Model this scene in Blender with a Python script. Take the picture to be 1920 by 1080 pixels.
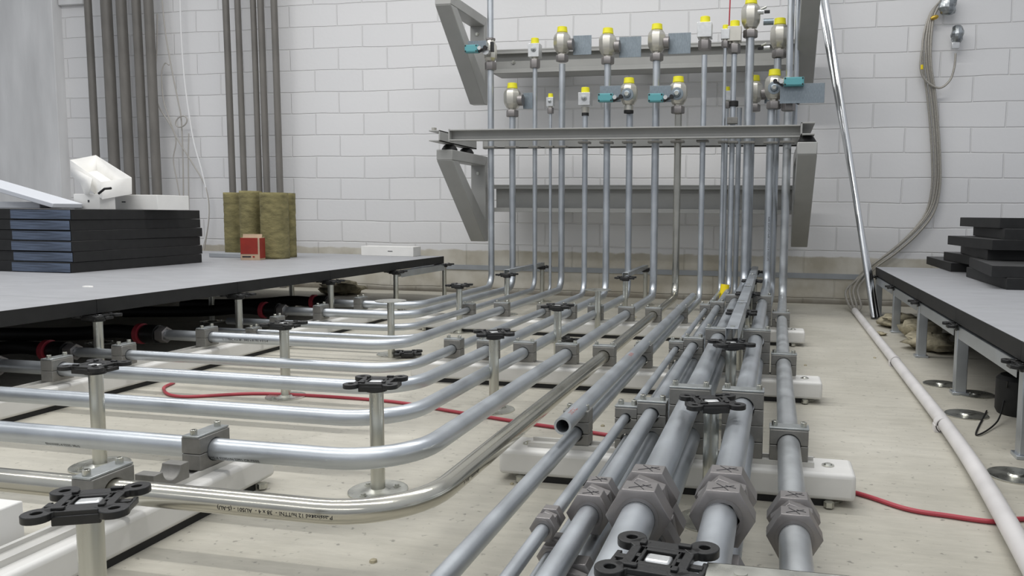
import bpy, math, random
from mathutils import Vector, Matrix
random.seed(7)
PI = math.pi
for o in list(bpy.data.objects): bpy.data.objects.remove(o)
col = bpy.context.scene.collection
scene = bpy.context.scene

# ------------------------------------------------------------------ camera
YAW, PITCH, ROLL, FPX, CX, CY = .2079, .0894, .0096, 1454.7, 1142.2, 531.0
CAM = Vector((0, 0, .507))
fwd = Vector((-math.sin(YAW)*math.cos(PITCH), math.cos(YAW)*math.cos(PITCH), -math.sin(PITCH)))
rt = Vector((math.cos(YAW), math.sin(YAW), 0)); up = rt.cross(fwd)
rt2 = math.cos(ROLL)*rt + math.sin(ROLL)*up; up2 = -math.sin(ROLL)*rt + math.cos(ROLL)*up
cd = bpy.data.cameras.new('camera'); cam = bpy.data.objects.new('camera', cd); col.objects.link(cam)
cam.matrix_world = Matrix(((rt2.x, up2.x, -fwd.x, CAM.x), (rt2.y, up2.y, -fwd.y, CAM.y), (rt2.z, up2.z, -fwd.z, CAM.z), (0, 0, 0, 1)))
cd.sensor_width = 36; cd.lens = FPX/1920*36
cd.shift_x = (960-CX)/1920; cd.shift_y = (CY-540)/1920
cd.clip_start = .05
scene.camera = cam

def ray(u, v): return rt2*((u-CX)/FPX) - up2*((v-CY)/FPX) + fwd
def at(u, v, X=None, Y=None, Z=None):
    """real point on a known plane of the room seen along a sight line"""
    r = ray(u, v)
    t = X/r.x if X is not None else (Y/r.y if Y is not None else (Z-CAM.z)/r.z)
    return r*t + CAM

# ------------------------------------------------------------------ world, lamps, exposure
w = bpy.data.worlds.new('hall_light'); scene.world = w; w.use_nodes = True
nt = w.node_tree; nt.nodes.clear()
tc = nt.nodes.new('ShaderNodeTexCoord'); sp = nt.nodes.new('ShaderNodeSeparateXYZ')
rp = nt.nodes.new('ShaderNodeValToRGB'); bg = nt.nodes.new('ShaderNodeBackground'); ow = nt.nodes.new('ShaderNodeOutputWorld')
mr = nt.nodes.new('ShaderNodeMapRange'); mr.inputs['From Min'].default_value = -1; mr.inputs['From Max'].default_value = 1
nt.links.new(tc.outputs['Generated'], sp.inputs[0]); nt.links.new(sp.outputs['Z'], mr.inputs['Value'])
nt.links.new(mr.outputs[0], rp.inputs[0]); nt.links.new(rp.outputs[0], bg.inputs[0]); nt.links.new(bg.outputs[0], ow.inputs[0])
e = rp.color_ramp.elements
e[0].position = .3; e[0].color = (.16, .16, .16, 1); e[1].position = 1; e[1].color = (.95, .98, 1.02, 1)
x_ = e.new(.52); x_.color = (.44, .46, .50, 1); x_ = e.new(.72); x_.color = (.74, .78, .84, 1)
bg.inputs[1].default_value = .62
scene.view_settings.view_transform = 'Standard'; scene.view_settings.look = 'None'
scene.view_settings.gamma = 1; scene.view_settings.use_curve_mapping = False
scene.view_settings.exposure = 0.12
def lamp(loc, sx, sy, power, colr=(1, .985, .96)):
    l = bpy.data.lights.new('ceiling_lamp_light', 'AREA'); l.shape = 'RECTANGLE'; l.size = sx; l.size_y = sy
    l.energy = power; l.color = colr
    o = bpy.data.objects.new('ceiling_lamp_light', l); col.objects.link(o); o.location = loc
    return o
lamp((-1.6, 2.75, 3.0), 5.0, .10, 66)
lamp((-1.6, .5, 3.0), 5.0, .10, 44)
lamp((-1.6, -2.6, 3.0), 5.0, .2, 26)

WY = 4.66; WK = WY/4.5
# ------------------------------------------------------------------ materials
def nodes(name):
    m = bpy.data.materials.new(name); m.use_nodes = True
    t = m.node_tree; b = t.nodes['Principled BSDF']
    return m, t, b
def mat(name, c, rough=.5, metal=0., var=.0, vscale=20, bump=0., bscale=60, spec=.5, stretch=None, coat=0, rvar=0):
    m, t, b = nodes(name)
    b.inputs['Roughness'].default_value = rough; b.inputs['Metallic'].default_value = metal
    b.inputs['Specular IOR Level'].default_value = spec
    b.inputs['Base Color'].default_value = (*c, 1)
    if coat: b.inputs['Coat Weight'].default_value = coat
    N = t.nodes.new; L = t.links.new
    tcn = N('ShaderNodeTexCoord'); mp = N('ShaderNodeMapping'); L(tcn.outputs['Object'], mp.inputs[0])
    if stretch: mp.inputs['Scale'].default_value = stretch
    if var or rvar:
        n = N('ShaderNodeTexNoise'); n.inputs['Scale'].default_value = vscale; n.inputs['Detail'].default_value = 6
        L(mp.outputs[0], n.inputs[0])
        if var:
            r = N('ShaderNodeMapRange'); r.inputs['From Min'].default_value = .3; r.inputs['From Max'].default_value = .7
            r.inputs['To Min'].default_value = 1-var; r.inputs['To Max'].default_value = 1+var
            L(n.outputs[0], r.inputs[0])
            mx = N('ShaderNodeMix'); mx.data_type = 'RGBA'; mx.blend_type = 'MULTIPLY'; mx.inputs[0].default_value = 1
            mx.inputs[6].default_value = (*c, 1); L(r.outputs[0], mx.inputs[7]); L(mx.outputs[2], b.inputs['Base Color'])
        if rvar:
            r = N('ShaderNodeMapRange'); r.inputs['From Min'].default_value = .3; r.inputs['From Max'].default_value = .7
            r.inputs['To Min'].default_value = rough-rvar; r.inputs['To Max'].default_value = rough+rvar
            L(n.outputs[0], r.inputs[0]); L(r.outputs[0], b.inputs['Roughness'])
    if bump:
        n = N('ShaderNodeTexNoise'); n.inputs['Scale'].default_value = bscale; n.inputs['Detail'].default_value = 5
        L(mp.outputs[0], n.inputs[0]); bp = N('ShaderNodeBump'); bp.inputs['Strength'].default_value = bump
        bp.inputs['Distance'].default_value = .002; L(n.outputs[0], bp.inputs['Height']); L(bp.outputs[0], b.inputs['Normal'])
    return m
M = {}
M['galv'] = mat('galvanised_steel', (.53, .56, .59), .38, .88, .09, 12, .08, 180, rvar=.05)
M['dull'] = mat('weathered_galvanised_steel', (.50, .52, .53), .42, .8, .14, 14, .12, 180, rvar=.06)
M['shiny'] = mat('bright_tinted_steel', (.56, .545, .48), .20, 1, .07, 10, rvar=.05)
M['zinc'] = mat('zinc_plated_steel', (.56, .56, .51), .30, .95, .22, 30, stretch=(1, 1, .12), rvar=.06)
M['clamp'] = mat('grey_clamp_metal', (.22, .215, .20), .5, .5, .10, 60, .15, 400)
M['plate'] = mat('zinc_top_plate', (.40, .42, .42), .4, .85, .15, 60)
M['nut'] = mat('dark_grey_nut_steel', (.27, .255, .25), .42, .7, .05, 40, .05, 300)
M['nickel'] = mat('nickel_plated_brass', (.60, .58, .52), .36, .85, .05, 30)
M['block'] = mat('silver_block_metal', (.66, .67, .67), .35, .8, .08, 60)
M['railm'] = mat('light_rail_metal', (.60, .59, .56), .4, .4, .06, 20)
M['bar'] = mat('white_powder_coat', (.70, .69, .66), .42, 0, .04, 20)
M['grey'] = mat('light_grey_paint', (.37, .37, .355), .45, 0, .04, 12)
M['black'] = mat('black_plastic', (.012, .012, .012), .38, 0, .3, 50, .2, 200)
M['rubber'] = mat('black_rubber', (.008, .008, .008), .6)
M['yellow'] = mat('yellow_plastic', (.80, .74, .02), .45)
M['pole'] = mat('polished_steel', (.66, .67, .68), .22, 1, .04, 6)
M['tape'] = mat('yellow_tape', (.88, .68, .01), .4)
M['teal'] = mat('teal_plastic', (.10, .33, .36), .45)
M['steelplate'] = mat('brushed_steel_plate', (.25, .29, .32), .42, .8, .15, 60, stretch=(6, 1, 1))
M['tile_edge'] = mat('black_tile_edge', (.010, .010, .010), .6, 0, .3, 30)
M['tile_top'] = mat('grey_tile_top', (.37, .375, .39), .5, .1, .07, 9, .3, 60, stretch=(1, 3, 1))
M['tile_dark'] = mat('dark_tile_top', (.055, .055, .055), .5, 0, .3, 8)
M['drain'] = mat('dull_grey_riser_plastic', (.165, .155, .14), .5, 0, .22, 14, .3, 60, stretch=(1, 1, .3))
M['card'] = mat('white_cardboard', (.80, .79, .76), .7, 0, .04, 12)
M['kraft'] = mat('brown_cardboard', (.45, .33, .23), .8, 0, .1, 20)
M['red'] = mat('red_print', (.27, .022, .012), .6, 0, .15, 20)
M['redcable'] = mat('red_cable_sheath', (.42, .05, .07), .4)
M['wool'] = mat('olive_mineral_wool', (.21, .185, .085), .95, 0, .35, 18, 1, 90, stretch=(1, 1, 2.5))
M['conduit'] = mat('white_conduit', (.66, .64, .63), .4, 0, .12, 8)
M['hose'] = mat('braided_steel_hose', (.40, .38, .34), .45, .6, .35, 400)
M['wire'] = mat('grey_wire', (.42, .40, .37), .5)
M['whitewire'] = mat('white_wire', (.8, .8, .8), .5)
M['blue_edge'] = mat('blue_grey_edge', (.085, .11, .16), .3, .1, .5, 18, .8, 30, stretch=(.4, .4, 8))
M['foam'] = mat('pale_foam_sheet', (.62, .64, .68), .5)
M['fluff'] = mat('loose_wool', (.38, .34, .24), .95, 0, .5, 30, 1, 40)
M['ink'] = mat('black_ink', (.02, .02, .025), .6)
M['redink'] = mat('red_ink', (.42, .12, .09), .6)
M['bore'] = mat('dark_pipe_bore', (.02, .02, .02), .7)
M['crinkle'] = mat('crumpled_foil', (.35, .37, .38), .25, .9, .5, 25, 1, 25)
M['brass'] = mat('brass', (.62, .42, .08), .3, .9)

# painted block wall
m, t, b = nodes('painted_block_wall'); M['wall'] = m
N = t.nodes.new; L = t.links.new
tcn = N('ShaderNodeTexCoord'); sx = N('ShaderNodeSeparateXYZ'); L(tcn.outputs['Object'], sx.inputs[0])
wob = N('ShaderNodeTexNoise'); wob.inputs['Scale'].default_value = 2.2; wob.inputs['Detail'].default_value = 4; L(tcn.outputs['Object'], wob.inputs[0])
def math_(op, a, b_=None):
    n = N('ShaderNodeMath'); n.operation = op
    for i, v in enumerate((a, b_)):
        if v is None: continue
        if isinstance(v, (int, float)): n.inputs[i].default_value = v
        else: L(v, n.inputs[i])
    return n.outputs[0]
wz = math_('MULTIPLY', math_('SUBTRACT', wob.outputs[0], .5), .022)
cx_ = math_('ADD', math_('ADD', sx.outputs['X'], 2.866*WK + .3376*WK*20), wz)
cz_ = math_('ADD', math_('ADD', sx.outputs['Z'], -(.507+.0725*WK) + .1345*WK*20), wz)
cb = N('ShaderNodeCombineXYZ'); L(cx_, cb.inputs[0]); L(cz_, cb.inputs[1])
br = N('ShaderNodeTexBrick'); L(cb.outputs[0], br.inputs[0])
for k, v in (('Scale', 1), ('Mortar Size', .005), ('Mortar Smooth', .6), ('Brick Width', .3376*WK), ('Row Height', .1345*WK), ('Bias', 0)): br.inputs[k].default_value = v
br.offset = .5; br.offset_frequency = 2
br.inputs['Color1'].default_value = (.79, .785, .785, 1); br.inputs['Color2'].default_value = (.755, .752, .755, 1); br.inputs['Mortar'].default_value = (.73, .725, .72, 1)
# unpainted beige plinth with a ragged paint edge, grime at the floor
edge = N('ShaderNodeTexNoise'); edge.inputs['Scale'].default_value = 14; edge.inputs['Detail'].default_value = 5; L(tcn.outputs['Object'], edge.inputs[0])
ez = math_('ADD', sx.outputs['Z'], math_('MULTIPLY', math_('SUBTRACT', edge.outputs[0], .5), .03))
fr = N('ShaderNodeMapRange'); fr.inputs['From Min'].default_value = .262; fr.inputs['From Max'].default_value = .272; L(ez, fr.inputs[0])
beige = N('ShaderNodeValToRGB'); beige.color_ramp.elements[0].color = (.50, .46, .37, 1); beige.color_ramp.elements[1].color = (.72, .69, .61, 1)
beige.color_ramp.elements[0].position = .35; beige.color_ramp.elements[1].position = .62
bn = N('ShaderNodeTexNoise'); bn.inputs['Scale'].default_value = 5; bn.inputs['Detail'].default_value = 7; L(tcn.outputs['Object'], bn.inputs[0]); L(bn.outputs[0], beige.inputs[0])
mulb = N('ShaderNodeMix'); mulb.data_type = 'RGBA'; mulb.blend_type = 'MULTIPLY'; mulb.inputs[0].default_value = .5
L(beige.outputs[0], mulb.inputs[6]); L(br.outputs['Color'], mulb.inputs[7])
mx = N('ShaderNodeMix'); mx.data_type = 'RGBA'; L(fr.outputs[0], mx.inputs[0]); L(mulb.outputs[2], mx.inputs[6]); L(br.outputs['Color'], mx.inputs[7])
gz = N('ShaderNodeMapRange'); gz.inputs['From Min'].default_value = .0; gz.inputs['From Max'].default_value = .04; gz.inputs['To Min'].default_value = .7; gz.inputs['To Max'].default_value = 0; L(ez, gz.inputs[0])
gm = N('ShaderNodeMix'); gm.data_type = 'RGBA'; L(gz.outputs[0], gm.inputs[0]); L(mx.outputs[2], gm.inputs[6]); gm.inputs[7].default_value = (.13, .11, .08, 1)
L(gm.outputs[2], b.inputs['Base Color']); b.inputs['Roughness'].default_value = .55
fn = N('ShaderNodeTexNoise'); fn.inputs['Scale'].default_value = 45; fn.inputs['Detail'].default_value = 4; L(tcn.outputs['Object'], fn.inputs[0])
inv = math_('SUBTRACT', 1, br.outputs['Fac'])
hh = math_('ADD', inv, math_('MULTIPLY', fn.outputs[0], .12))
bp = N('ShaderNodeBump'); bp.inputs['Strength'].default_value = .58; bp.inputs['Distance'].default_value = .010; L(hh, bp.inputs['Height']); L(bp.outputs[0], b.inputs['Normal'])

# concrete floor
m, t, b = nodes('screed_floor'); M['floor'] = m
N = t.nodes.new; L = t.links.new
tcn = N('ShaderNodeTexCoord')
n1 = N('ShaderNodeTexNoise'); n1.inputs['Scale'].default_value = 1.6; n1.inputs['Detail'].default_value = 9; n1.inputs['Roughness'].default_value = .62; L(tcn.outputs['Object'], n1.inputs[0])
mp = N('ShaderNodeMapping'); mp.inputs['Scale'].default_value = (1, 5, 1); L(tcn.outputs['Object'], mp.inputs[0])
n2 = N('ShaderNodeTexNoise'); n2.inputs['Scale'].default_value = 9; n2.inputs['Detail'].default_value = 8; n2.inputs['Roughness'].default_value = .7; L(mp.outputs[0], n2.inputs[0])
n3 = N('ShaderNodeTexNoise'); n3.inputs['Scale'].default_value = 70; n3.inputs['Detail'].default_value = 3; L(tcn.outputs['Object'], n3.inputs[0])
r1 = N('ShaderNodeValToRGB'); r1.color_ramp.elements[0].position = .32; r1.color_ramp.elements[1].position = .68
r1.color_ramp.elements[0].color = (.385, .365, .305, 1); r1.color_ramp.elements[1].color = (.56, .535, .465, 1); L(n1.outputs[0], r1.inputs[0])
r2 = N('ShaderNodeMapRange'); r2.inputs['From Min'].default_value = .3; r2.inputs['From Max'].default_value = .7; r2.inputs['To Min'].default_value = .88; r2.inputs['To Max'].default_value = 1.1; L(n2.outputs[0], r2.inputs[0])
m1 = N('ShaderNodeMix'); m1.data_type = 'RGBA'; m1.blend_type = 'MULTIPLY'; m1.inputs[0].default_value = 1; L(r1.outputs[0], m1.inputs[6]); L(r2.outputs[0], m1.inputs[7])
r3 = N('ShaderNodeMapRange'); r3.inputs['From Min'].default_value = .27; r3.inputs['From Max'].default_value = .36; r3.inputs['To Min'].default_value = .55; r3.inputs['To Max'].default_value = 1; L(n3.outputs[0], r3.inputs[0])
m2 = N('ShaderNodeMix'); m2.data_type = 'RGBA'; m2.blend_type = 'MULTIPLY'; m2.inputs[0].default_value = 1; L(m1.outputs[2], m2.inputs[6]); L(r3.outputs[0], m2.inputs[7])
vo = N('ShaderNodeTexVoronoi'); vo.feature = 'DISTANCE_TO_EDGE'; vo.inputs['Scale'].default_value = .9
wp = N('ShaderNodeMix'); wp.data_type = 'RGBA'; wp.inputs[0].default_value = .12; L(tcn.outputs['Object'], wp.inputs[6]); L(n2.outputs[1], wp.inputs[7]); L(wp.outputs[2], vo.inputs[0])
rc = N('ShaderNodeMapRange'); rc.inputs['From Min'].default_value = .0; rc.inputs['From Max'].default_value = .0035; rc.inputs['To Min'].default_value = .72; rc.inputs['To Max'].default_value = 1; L(vo.outputs['Distance'], rc.inputs[0])
m3 = N('ShaderNodeMix'); m3.data_type = 'RGBA'; m3.blend_type = 'MULTIPLY'; m3.inputs[0].default_value = 1; L(m2.outputs[2], m3.inputs[6]); L(rc.outputs[0], m3.inputs[7])
L(m3.outputs[2], b.inputs['Base Color']); b.inputs['Roughness'].default_value = .55
bp = N('ShaderNodeBump'); bp.inputs['Strength'].default_value = .35; bp.inputs['Distance'].default_value = .003; L(n2.outputs[0], bp.inputs['Height']); L(bp.outputs[0], b.inputs['Normal'])
M['plaster'] = mat('grey_plaster', (.70, .70, .70), .6, 0, .12, 2.5, .3, 30, stretch=(3, 3, .6))
M['trim'] = mat('grey_strip_paint', (.33, .35, .37), .5, 0, .08, 12)

# ------------------------------------------------------------------ mesh builder
class MB:
    def __init__(s): s.v = []; s.f = []; s.mi = []; s.cur = 0
    def add(s, vs, fs):
        n = len(s.v); s.v += [tuple(v) for v in vs]; s.f += [[i+n for i in f] for f in fs]; s.mi += [s.cur]*len(fs); return s
    def box(s, c, d, rot=None):
        c = Vector(c); vs = []
        for z in (-1, 1):
            for y in (-1, 1):
                for x in (-1, 1):
                    p = Vector((x*d[0]/2, y*d[1]/2, z*d[2]/2))
                    if rot is not None: p = rot @ p
                    vs.append(c+p)
        return s.add(vs, [(0, 2, 3, 1), (4, 5, 7, 6), (0, 1, 5, 4), (2, 6, 7, 3), (0, 4, 6, 2), (1, 3, 7, 5)])
    def lathe(s, p0, ax, prof, n=24, cap=True, phase=0):
        p0 = Vector(p0); ax = Vector(ax).normalized()
        a = ax.orthogonal().normalized() if abs(ax.z) < .9 else Vector((1, 0, 0))
        if abs(ax.z) < .9:
            a = Vector((0, 0, 1)).cross(ax).normalized()
        b_ = ax.cross(a)
        vs = []; fs = []
        for h, r in prof:
            for k in range(n):
                an = 2*PI*k/n + phase
                vs.append(p0 + ax*h + (a*math.cos(an)+b_*math.sin(an))*r)
        for i in range(len(prof)-1):
            for k in range(n):
                fs.append((i*n+k, i*n+(k+1) % n, (i+1)*n+(k+1) % n, (i+1)*n+k))
        if cap:
            if prof[0][1] > 0: fs.append(tuple(reversed(range(n))))
            if prof[-1][1] > 0: fs.append(tuple((len(prof)-1)*n+k for k in range(n)))
        return s.add(vs, fs)
    def cyl(s, p0, p1, r, n=24, r2=None, phase=0):
        d = Vector(p1)-Vector(p0); return s.lathe(p0, d, [(0, r), (d.length, r if r2 is None else r2)], n, True, phase)
    def ring(s, p0, ax, h, ro, ri, n=20):
        return s.lathe(p0, ax, [(0, ri), (0, ro), (h, ro), (h, ri), (0, ri)], n, False)
    def tube(s, pts, r, n=20, cap=True):
        pts = [Vector(p) for p in pts]; vs = []; fs = []
        T = [(pts[min(i+1, len(pts)-1)]-pts[max(i-1, 0)]).normalized() for i in range(len(pts))]
        a = T[0].orthogonal().normalized()
        for i, p in enumerate(pts):
            a = (a - T[i]*a.dot(T[i])).normalized(); b_ = T[i].cross(a)
            for k in range(n):
                an = 2*PI*k/n; vs.append(p+(a*math.cos(an)+b_*math.sin(an))*r)
        for i in range(len(pts)-1):
            for k in range(n): fs.append((i*n+k, i*n+(k+1) % n, (i+1)*n+(k+1) % n, (i+1)*n+k))
        if cap: fs.append(tuple(reversed(range(n)))); fs.append(tuple((len(pts)-1)*n+k for k in range(n)))
        return s.add(vs, fs)
    def extrude(s, poly, o, ux, uy, d):
        """flat polygon in the plane (ux, uy) at o pushed along d"""
        o = Vector(o); ux = Vector(ux); uy = Vector(uy); d = Vector(d); n = len(poly)
        vs = [o+ux*p[0]+uy*p[1] for p in poly]; vs += [v+d for v in vs]
        fs = [tuple(reversed(range(n))), tuple(range(n, 2*n))]
        for k in range(n): fs.append((k, (k+1) % n, n+(k+1) % n, n+k))
        return s.add(vs, fs)
    def build(s, name, mats, parent=None, loc=None, bevel=0, angle=35, segs=2):
        if loc is not None:
            l = Vector(loc); s.v = [tuple(Vector(v)-l) for v in s.v]
        me = bpy.data.meshes.new(name); me.from_pydata(s.v, [], s.f)
        for mm in (mats if isinstance(mats, (list, tuple)) else [mats]): me.materials.append(M[mm])
        for p, i in zip(me.polygons, s.mi): p.material_index = i; p.use_smooth = True
        me.set_sharp_from_angle(angle=math.radians(angle)); me.update()
        import bmesh
        bmm = bmesh.new(); bmm.from_mesh(me); bmesh.ops.recalc_face_normals(bmm, faces=bmm.faces); bmm.to_mesh(me); bmm.free()
        o = bpy.data.objects.new(name, me); col.objects.link(o)
        if loc is not None: o.location = loc
        if parent is not None: o.parent = parent
        if bevel:
            bv = o.modifiers.new('bevel', 'BEVEL'); bv.width = bevel; bv.segments = segs; bv.limit_method = 'ANGLE'; bv.angle_limit = math.radians(40)
        return o
def tag(o, label=None, cat=None, group=None, kind=None):
    if label: o['label'] = label
    if cat: o['category'] = cat
    if group: o['group'] = group
    if kind: o['kind'] = kind
    return o
def empty(name, loc, rz=0, label=None, cat=None, group=None):
    o = bpy.data.objects.new(name, None); col.objects.link(o); o.location = loc; o.rotation_euler = (0, 0, rz)
    o.empty_display_size = .05
    return tag(o, label, cat, group)
kids = {}
def copy_thing(root, loc, rz=None, label=None, group=None):
    def cp(o, par):
        c = o.copy(); col.objects.link(c); c.parent = par
        for ch in [q for q in bpy.data.objects if q.parent == o]: cp(ch, c)
        return c
    c = cp(root, None); c.location = loc
    if rz is not None: c.rotation_euler = (0, 0, rz)
    if label: c['label'] = label
    if group: c['group'] = group
    return c
def fillet(pts, R, n=10):
    pts = [Vector(p) for p in pts]; out = [pts[0]]
    Rs = R if isinstance(R, (list, tuple)) else [R]*(len(pts)-2)
    for i in range(1, len(pts)-1):
        a, p, c = pts[i-1], pts[i], pts[i+1]; r = Rs[i-1]
        d1 = (a-p).normalized(); d2 = (c-p).normalized(); ang = d1.angle(d2)
        if ang > PI-.03: out.append(p); continue
        tl = r/math.tan(ang/2); ce = p + (d1+d2).normalized()*(r/math.sin(ang/2))
        s_, e_ = p+d1*tl-ce, p+d2*tl-ce; tot = s_.angle(e_); axr = s_.cross(e_).normalized()
        for k in range(n+1): out.append(ce + Matrix.Rotation(tot*k/n, 3, axr) @ s_)
    out.append(pts[-1]); return out
def spline(pts, n=8):
    pts = [Vector(p) for p in pts]; P = [2*pts[0]-pts[1]]+pts+[2*pts[-1]-pts[-2]]; out = []
    for i in range(1, len(P)-2):
        for k in range(n):
            t_ = k/n
            out.append(.5*((2*P[i])+(P[i+1]-P[i-1])*t_+(2*P[i-1]-5*P[i]+4*P[i+1]-P[i+2])*t_*t_+(3*P[i]-P[i-1]-3*P[i+1]+P[i+2])*t_**3))
    out.append(pts[-1]); return out

# ------------------------------------------------------------------ room shell
o = MB().box((-.6, 1.2, -.05), (9.4, 6.6+.2, .1)).build('floor', 'floor'); tag(o, kind='structure')
o = MB().box((-.9, WY+.06, 1.6), (10.0, .12, 3.3)).build('wall_back', 'wall'); tag(o, kind='structure')
pc = at(113, 200, Y=WY-.05)
o = MB().box((pc.x-.55, WY-.03, 1.6), (1.1, .09, 3.2)).build('wall_left', 'plaster', bevel=.004); tag(o, kind='structure')
a = at(1620, 521, Y=WY).x
o = MB().box(((a-2.3)/2, WY-.004, .157), (a+2.3, .008, .03)).build('trim_1', 'trim'); tag(o, kind='structure')

# ------------------------------------------------------------------ mounting bars (white supports bolted to the floor)
def mounting_bar(p0, length, along, label, w_=.095, ends=True, rail_to=None):
    """p0 = start centre on the floor; along 'x' or 'y'"""
    rz = 0 if along == 'x' else PI/2
    r = empty('mounting_bar', p0, rz, label, 'mounting bar', 'white mounting bars bolted to the floor')
    MB().box((length/2, 0, .036), (length, w_, .048)).build('beam', 'bar', r, bevel=.008, segs=3)
    mb = MB()
    for sy in (-1, 1): mb.box((length/2-.01, sy*.017, .0645), (length-.12, .006, .009))
    mb.box((length/2-.01, 0, .0615), (length-.12, .03, .003))
    mb.build('rail', 'railm', r)
    for ex in (.045, length-.045):
        MB().lathe((ex, 0, .0602), (0, 0, 1), [(0, .011), (.0015, .011), (.0016, .0075), (.004, .006)], 16).build('screw', 'zinc', r)
        f = MB(); f.lathe((ex, 0, 0), (0, 0, 1), [(0, .03), (.004, .03), (.0041, .012), (.013, .012)], 20)
        f.cyl((ex, -w_/2-.004, .003), (ex, -w_/2-.004, .012), .009, 6)
        f.build('foot', 'zinc', r)
    MB().box((length/2, 0, .0062), (length-.10, w_-.012, .0125)).build('shadow_gap_strip', 'rubber', r)  # black strip added to stand in for the deep shadow under the bar
    return r
R1, R2, R3 = 1.365+.047, 2.127+.047, 3.063+.047
mounting_bar((-.50, R1, 0), .652, 'x', 'white mounting bar nearest the camera, with the open-ended pipe clamped above it')
mounting_bar((-1.06, R2, 0), 1.20, 'x', 'white mounting bar across the middle of the floor, second of the crosswise bars')
mounting_bar((-1.50, R3, 0), 1.63, 'x', 'white mounting bar crossing under the pipes nearest the back wall')
LX1, LX2 = -.903-.047, -1.753-.047
mounting_bar((LX1, .66, 0), .60, 'y', 'white mounting bar at lower left, under the black pedestal head, pointing at the camera')
mounting_bar((LX2, 1.35, 0), 2.05, 'y', 'long white mounting bar half hidden beside the raised floor on the left')

# ------------------------------------------------------------------ clamps
def half_profile(w_, h, r, top):
    """block half with a half-round groove; top=True lies above the pipe"""
    n = 12; pts = [(-w_/2, 0), (-w_/2, h), (w_/2, h), (w_/2, 0)] if top else [(-w_/2, 0), (-w_/2, -h), (w_/2, -h), (w_/2, 0)]
    arc = [(r*math.cos(PI*k/n), (1 if top else -1)*r*math.sin(PI*k/n)) for k in range(n+1)]
    return pts + arc
def clamp(x, y, z0, rs, hh, w_, along, label, depth=.036, plate=True, group='grey pipe clamps on the mounting bars', open_top=False):
    """along = direction of the pipe; z0 = underside; rs = list of pipe radii from below; hh = list of half heights"""
    r = empty('pipe_clamp', (x, y, z0), 0 if along == 'y' else PI/2, label, 'pipe clamp', group)
    z = 0
    for q_, (rad, h) in enumerate(zip(rs, hh)):
        zc = z+h
        MB().extrude(half_profile(w_, h-.0006, rad+.0006, False), (0, -depth/2, zc-.0004), (1, 0, 0), (0, 0, 1), (0, depth, 0)).build('lower_half', 'clamp', r, bevel=.0015)
        if open_top and q_ == len(rs)-1: z += h; continue
        MB().extrude(half_profile(w_, h-.0006, rad+.0006, True), (0, -depth/2, zc+.0004), (1, 0, 0), (0, 0, 1), (0, depth, 0)).build('upper_half', 'clamp', r, bevel=.0015)
        z += 2*h
    if plate:
        tp = MB().box((0, 0, z+.0018), (w_+.002, depth*.86, .0036)).build('top_plate', 'plate', r, bevel=.0008)
        z += .0036
    else: tp = r
    for sx_ in (-1, 1):
        MB().lathe((sx_*(w_/2-.0085), 0, z), (0, 0, 1), [(0, .0055), (.008, .0055), (.0085, .005), (.0085, .003), (.004, .003)], 14).build('bolt', 'zinc', tp)
    return r

# ------------------------------------------------------------------ pipes
ZB = .0685            # top of the rails
def pipe(name, pts, r, material, label, R=.07, group='galvanised pipes running over the floor', open_end=False, joints=None):
    path = fillet(pts, R)
    mb = MB()
    mb.tube(path, r, 28, cap=not open_end)
    if open_end:
        mb.tube([path[0]+(path[1]-path[0]).normalized()*.0, path[0]+(path[1]-path[0]).normalized()*.12], r*.74, 28, False)
        d = (path[1]-path[0]).normalized(); mb.ring(path[0]-d*.0002, d, .001, r, r*.74, 28)
    o = mb.build(name, material, loc=pts[0]); tag(o, label, 'pipe', group)
    PATHS[label] = (path, r, o)
    return o
PATHS = {}
zt = ZB+.028
def xat(u, v, Y): return at(u, v, Y=Y).x
P = {}
# key: radius, X of the long run, Y of the crosswise run, far Y of the riser, riser pixel column at y=300, top pixel y, description, material
TL = [
 ('E', .0175, -.470, .93, 3.82, 214, 'shiny'),
 ('D', .0185, -.582, 1.14, 3.83, 118, 'galv'),
 ('C', .0165, -.712, 1.375, 3.83, 210, 'galv'),
 ('B', .0170, -.826, 1.63, 3.83, 120, 'galv'),
 ('A', .0138, -.936, 1.84, 3.82, 216, 'galv'),
 ('S', .0170, -1.120, 2.17, 4.05, 119, 'galv'),
 ('U', .0078, -1.183, 2.40, 4.05, 211, 'galv'),
 ('V', .0125, -1.270, 2.535, 4.05, 124, 'galv'),
 ('W', .0172, -1.397, 2.82, 4.05, 216, 'galv'),
 ('Z', .0168, -1.520, 3.13, 4.05, None, 'galv'),
]
DESC = {
 'E': 'bright brass-tinted pipe, the nearest of the bent pipes',
 'D': 'grey pipe bending left just behind the nearest brass-tinted pipe',
 'C': 'grey pipe bending left, third from the camera',
 'B': 'grey pipe bending left, fourth from the camera',
 'A': 'slimmer grey pipe bending left, fifth from the camera',
 'S': 'grey pipe bending left, sixth from the camera, printed beside its clamp',
 'U': 'thinnest pipe bending left, farther back on the floor',
 'V': 'slim grey pipe bending left just behind the thinnest one',
 'W': 'grey pipe bending left, last but one before the wall',
 'Z': 'grey pipe bending left farthest back and rising leftmost through the frame',
}
zend = {'E': -2.2, 'D': -2.2, 'C': -2.1, 'B': -2.0, 'A': -1.98, 'S': -1.97, 'U': -2.02, 'V': -2.0, 'W': -1.98, 'Z': -1.95}
Yr = {}; Xr = {}
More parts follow.
